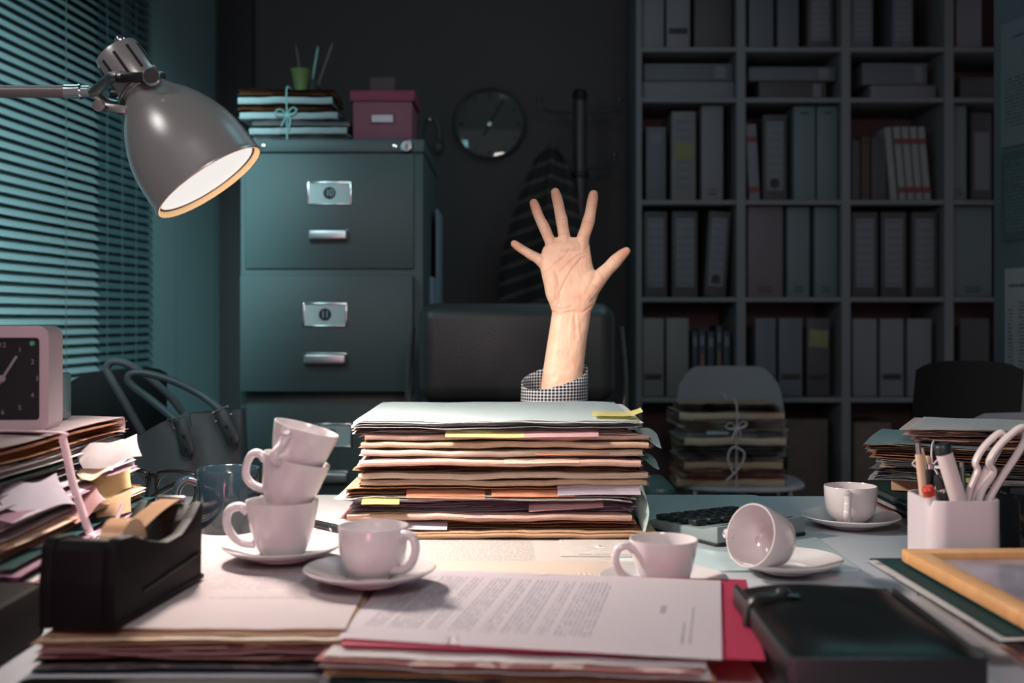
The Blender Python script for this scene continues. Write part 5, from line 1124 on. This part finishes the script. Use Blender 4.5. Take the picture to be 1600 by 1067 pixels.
dg = bpy.context.evaluated_depsgraph_get(); me = bpy.data.meshes.new_from_object(raw.evaluated_get(dg)); bpy.data.objects.remove(raw)
cre = [([(845, 429), (851, 425), (864, 415), (881, 402), (889, 391)], .9, 1.5), ([(874, 424), (889.7, 410), (901.5, 400), (917, 395)], .9, 1.5), ([(916, 401), (908, 404), (893, 421), (882, 440), (874, 458), (871, 476)], 1.1, 1.7),
       ([(926.8, 413), (917, 403)], .7, 1.3), ([(861, 486), (873.7, 490.6), (892, 486.5), (911, 487.5), (925, 477)], 1.3, 1.5), ([(863, 480), (874, 483), (892, 480)], .5, 1.2), ([(868, 448), (867, 464), (876, 478)], .7, 1.5), ([(858, 440), (862, 458)], .5, 1.4),
       ([(914, 321), (933, 323)], .5, 1.1), ([(909, 346), (930, 350)], .6, 1.2), ([(902, 366), (922, 372)], .6, 1.3), ([(863, 321), (883, 319.5)], .5, 1.1), ([(868, 345), (888, 343)], .6, 1.2), ([(871, 367), (892, 367)], .6, 1.3),
       ([(832, 338), (850, 332)], .5, 1.1), ([(840, 360), (861, 353)], .6, 1.2), ([(851, 385), (871, 378)], .6, 1.3), ([(811, 394), (818, 384)], .5, 1.1), ([(826, 405), (834, 392)], .6, 1.2), ([(842, 416), (850, 402)], .6, 1.3), ([(955, 403), (969, 413)], .6, 1.3), ([(934, 424), (946, 440)], .6, 1.6), ([(926, 445), (936, 452)], .5, 1.4),
       ([(893, 494), (890, 514), (889, 540)], -.55, 2.0), ([(901, 494), (903, 514), (905, 530)], -.6, 2.0), ([(897, 494), (897, 530)], .5, 1.8)]
def segd(x, y, pts):
    b_ = 1e9
    for (x0, y0), (x1, y1) in zip(pts, pts[1:]):
        dx, dy = x1 - x0, y1 - y0; t_ = max(0, min(1, ((x - x0) * dx + (y - y0) * dy) / (dx * dx + dy * dy))); b_ = min(b_, (x - x0 - t_ * dx) ** 2 + (y - y0 - t_ * dy) ** 2)
    return b_
ca_ = me.color_attributes.new('skin', 'FLOAT_COLOR', 'POINT')
tips = [(927, 308), (868, 304), (834, 320), (805, 383), (976, 394)]
nrm = [v.normal.copy() for v in me.vertices]
for v, nn_ in zip(me.vertices, nrm):
    w_ = v.co + HO; x = w_.x / kk + 800; y = 500 - (w_.z - CZ) / kk; dsp = 0; red = 0
    front = max(0, -nn_.y)
    if front > .1:
        for pts, dp, sg in cre:
            if min(p_[0] for p_ in pts) - 7 < x < max(p_[0] for p_ in pts) + 7 and min(p_[1] for p_ in pts) - 7 < y < max(p_[1] for p_ in pts) + 7:
                e_ = math.exp(-segd(x, y, pts) / (2 * (sg * .72) ** 2)); dsp -= dp * e_ * .00085 * front; red = max(red, e_ * (dp > 0) * .28)
        dsp += (noise.noise(Vector((x * .09, y * .09, 1))) * .0007 + noise.noise(Vector((x * .22, y * .13, 5))) * .00025) * front
    for tx, ty in tips: red = max(red, .62 * math.exp(-((x - tx) ** 2 + (y - ty) ** 2) / 190))
    red += max(0, noise.noise(Vector((x * .05, y * .05, 9)))) * .5; red = min(1, red)
    if y < 487: red = min(1, red + .06)
    v.co += nn_ * dsp
    a_, b_ = (.70, .44, .32), (.60, .26, .16); ca_.data[v.index].color = tuple(a_[i] + (b_[i] - a_[i]) * red for i in range(3)) + (1,)
me.name = 'raised_arm'; g = NG('skin'); at = g.new('ShaderNodeVertexColor', layer_name='skin'); g.l.new(at.outputs['Color'], g.p.inputs['Base Color']); g.p.inputs['Roughness'].default_value = .5
g.p.inputs['Subsurface Weight'].default_value = .12; g.p.inputs['Subsurface Radius'].default_value = (1, .35, .2); g.p.inputs['Subsurface Scale'].default_value = .004; g.p.inputs['Specular IOR Level'].default_value = .4
g.bump(g.noise(g.obj(), 900, 3), .25, .0004)
me.materials.clear(); me.materials.append(g.m); me.polygons.foreach_set('use_smooth', [True] * len(me.polygons))
o = bpy.data.objects.new('raised_arm', me); COL.objects.link(o); o.parent = T
NL = mat('fingernail', (206, 160, 146), .3, bump=0)
for px, py, r_, an in ((926.5, 307, 5.6, 6), (868, 303, 5.6, -6), (834.6, 319, 5.2, -18), (805, 382.5, 4.2, -56)):
    m = MB(); t = bmesh.new(); bmesh.ops.create_uvsphere(t, u_segments=14, v_segments=8, radius=1); m.merge(t, Matrix.Translation(hp(px, py, -4.4)) @ Matrix.Rotation(R(an), 4, 'Y') @ Matrix.Diagonal((r_ * kk, 1.6 * kk, r_ * 1.4 * kk, 1))); m.done('fingernail', NL, T)
# cuff and sleeve
g = NG('cloth_check'); uv = g.new('ShaderNodeUVMap'); uv.uv_map = 'cloth'; x_, y_, z_ = g.xyz(uv.outputs[0])
fx = g.math('LESS_THAN', g.math('FRACT', g.math('DIVIDE', x_, .0048)), .34); fy = g.math('LESS_THAN', g.math('FRACT', g.math('DIVIDE', y_, .0048)), .34)
s_ = g.math('MULTIPLY', g.math('ADD', fx, fy), .5); g.l.new(g.mix(s_, rgb((18, 20, 28)), rgb((200, 200, 206))), g.p.inputs['Base Color']); g.p.inputs['Roughness'].default_value = .9; g.bump(g.noise(g.obj(), 900, 2), .5, .0006)
CK = g.m
def cloth_tube(name, rows, seg, thick, par):
    """rows: list of functions a -> (px,py,off)"""
    b2 = bmesh.new(); uvl = b2.loops.layers.uv.new('cloth'); rg = [[b2.verts.new(hp(*r_(2 * pi * i / seg))) for i in range(seg)] for r_ in rows]
    for j in range(len(rows) - 1):
        for i in range(seg):
            f_ = b2.faces.new((rg[j][i], rg[j][(i + 1) % seg], rg[j + 1][(i + 1) % seg], rg[j + 1][i]))
            for lp_, (ii, jj) in zip(f_.loops, ((i, j), (i + 1, j), (i + 1, j + 1), (i, j + 1))):
                q_ = rg[jj][ii % seg].co; lp_[uvl].uv = (ii / seg * .27, -(q_.z - .0012 * 0) + .15 * (q_.x * .12))
    bmesh.ops.recalc_face_normals(b2, faces=b2.faces); me = bpy.data.meshes.new(name); b2.to_mesh(me); b2.free(); me.polygons.foreach_set('use_smooth', [True] * len(me.polygons)); me.materials.append(CK)
    o = bpy.data.objects.new(name, me); COL.objects.link(o); o.parent = par; s = o.modifiers.new('s', 'SOLIDIFY'); s.thickness = thick; s.offset = 1; return o
def ring(py0, cxp, rx, ry, amp=0, tiltx=0, flare=0):
    # off>0 is towards the camera; front edge lower than the back edge
    return lambda a: (cxp + rx * cos(a), py0 - tiltx * cos(a) + amp * -sin(a) * -1 * -1 * -1 + flare * sin(3 * a + 1), -ry * sin(a) * -1)
rows_ = [ring(587, 866.5, 50, 46, 15, 12, .8), ring(600, 866.5, 50.5, 46.5, 11, 8, .6), ring(620, 866, 50.5, 47, 6, 3, .4), ring(650, 864, 50, 47, 0, 0)]
cloth_tube('shirt_cuff', rows_, 56, .0018, T)
cloth_tube('shirt_sleeve', [ring(640, 864, 46, 44), ring(700, 860, 50, 48, flare=2), ring(800, 856, 54, 52, flare=3), ring(920, 850, 58, 56, flare=2), ring(1050, 846, 62, 60)], 48, .0015, T)
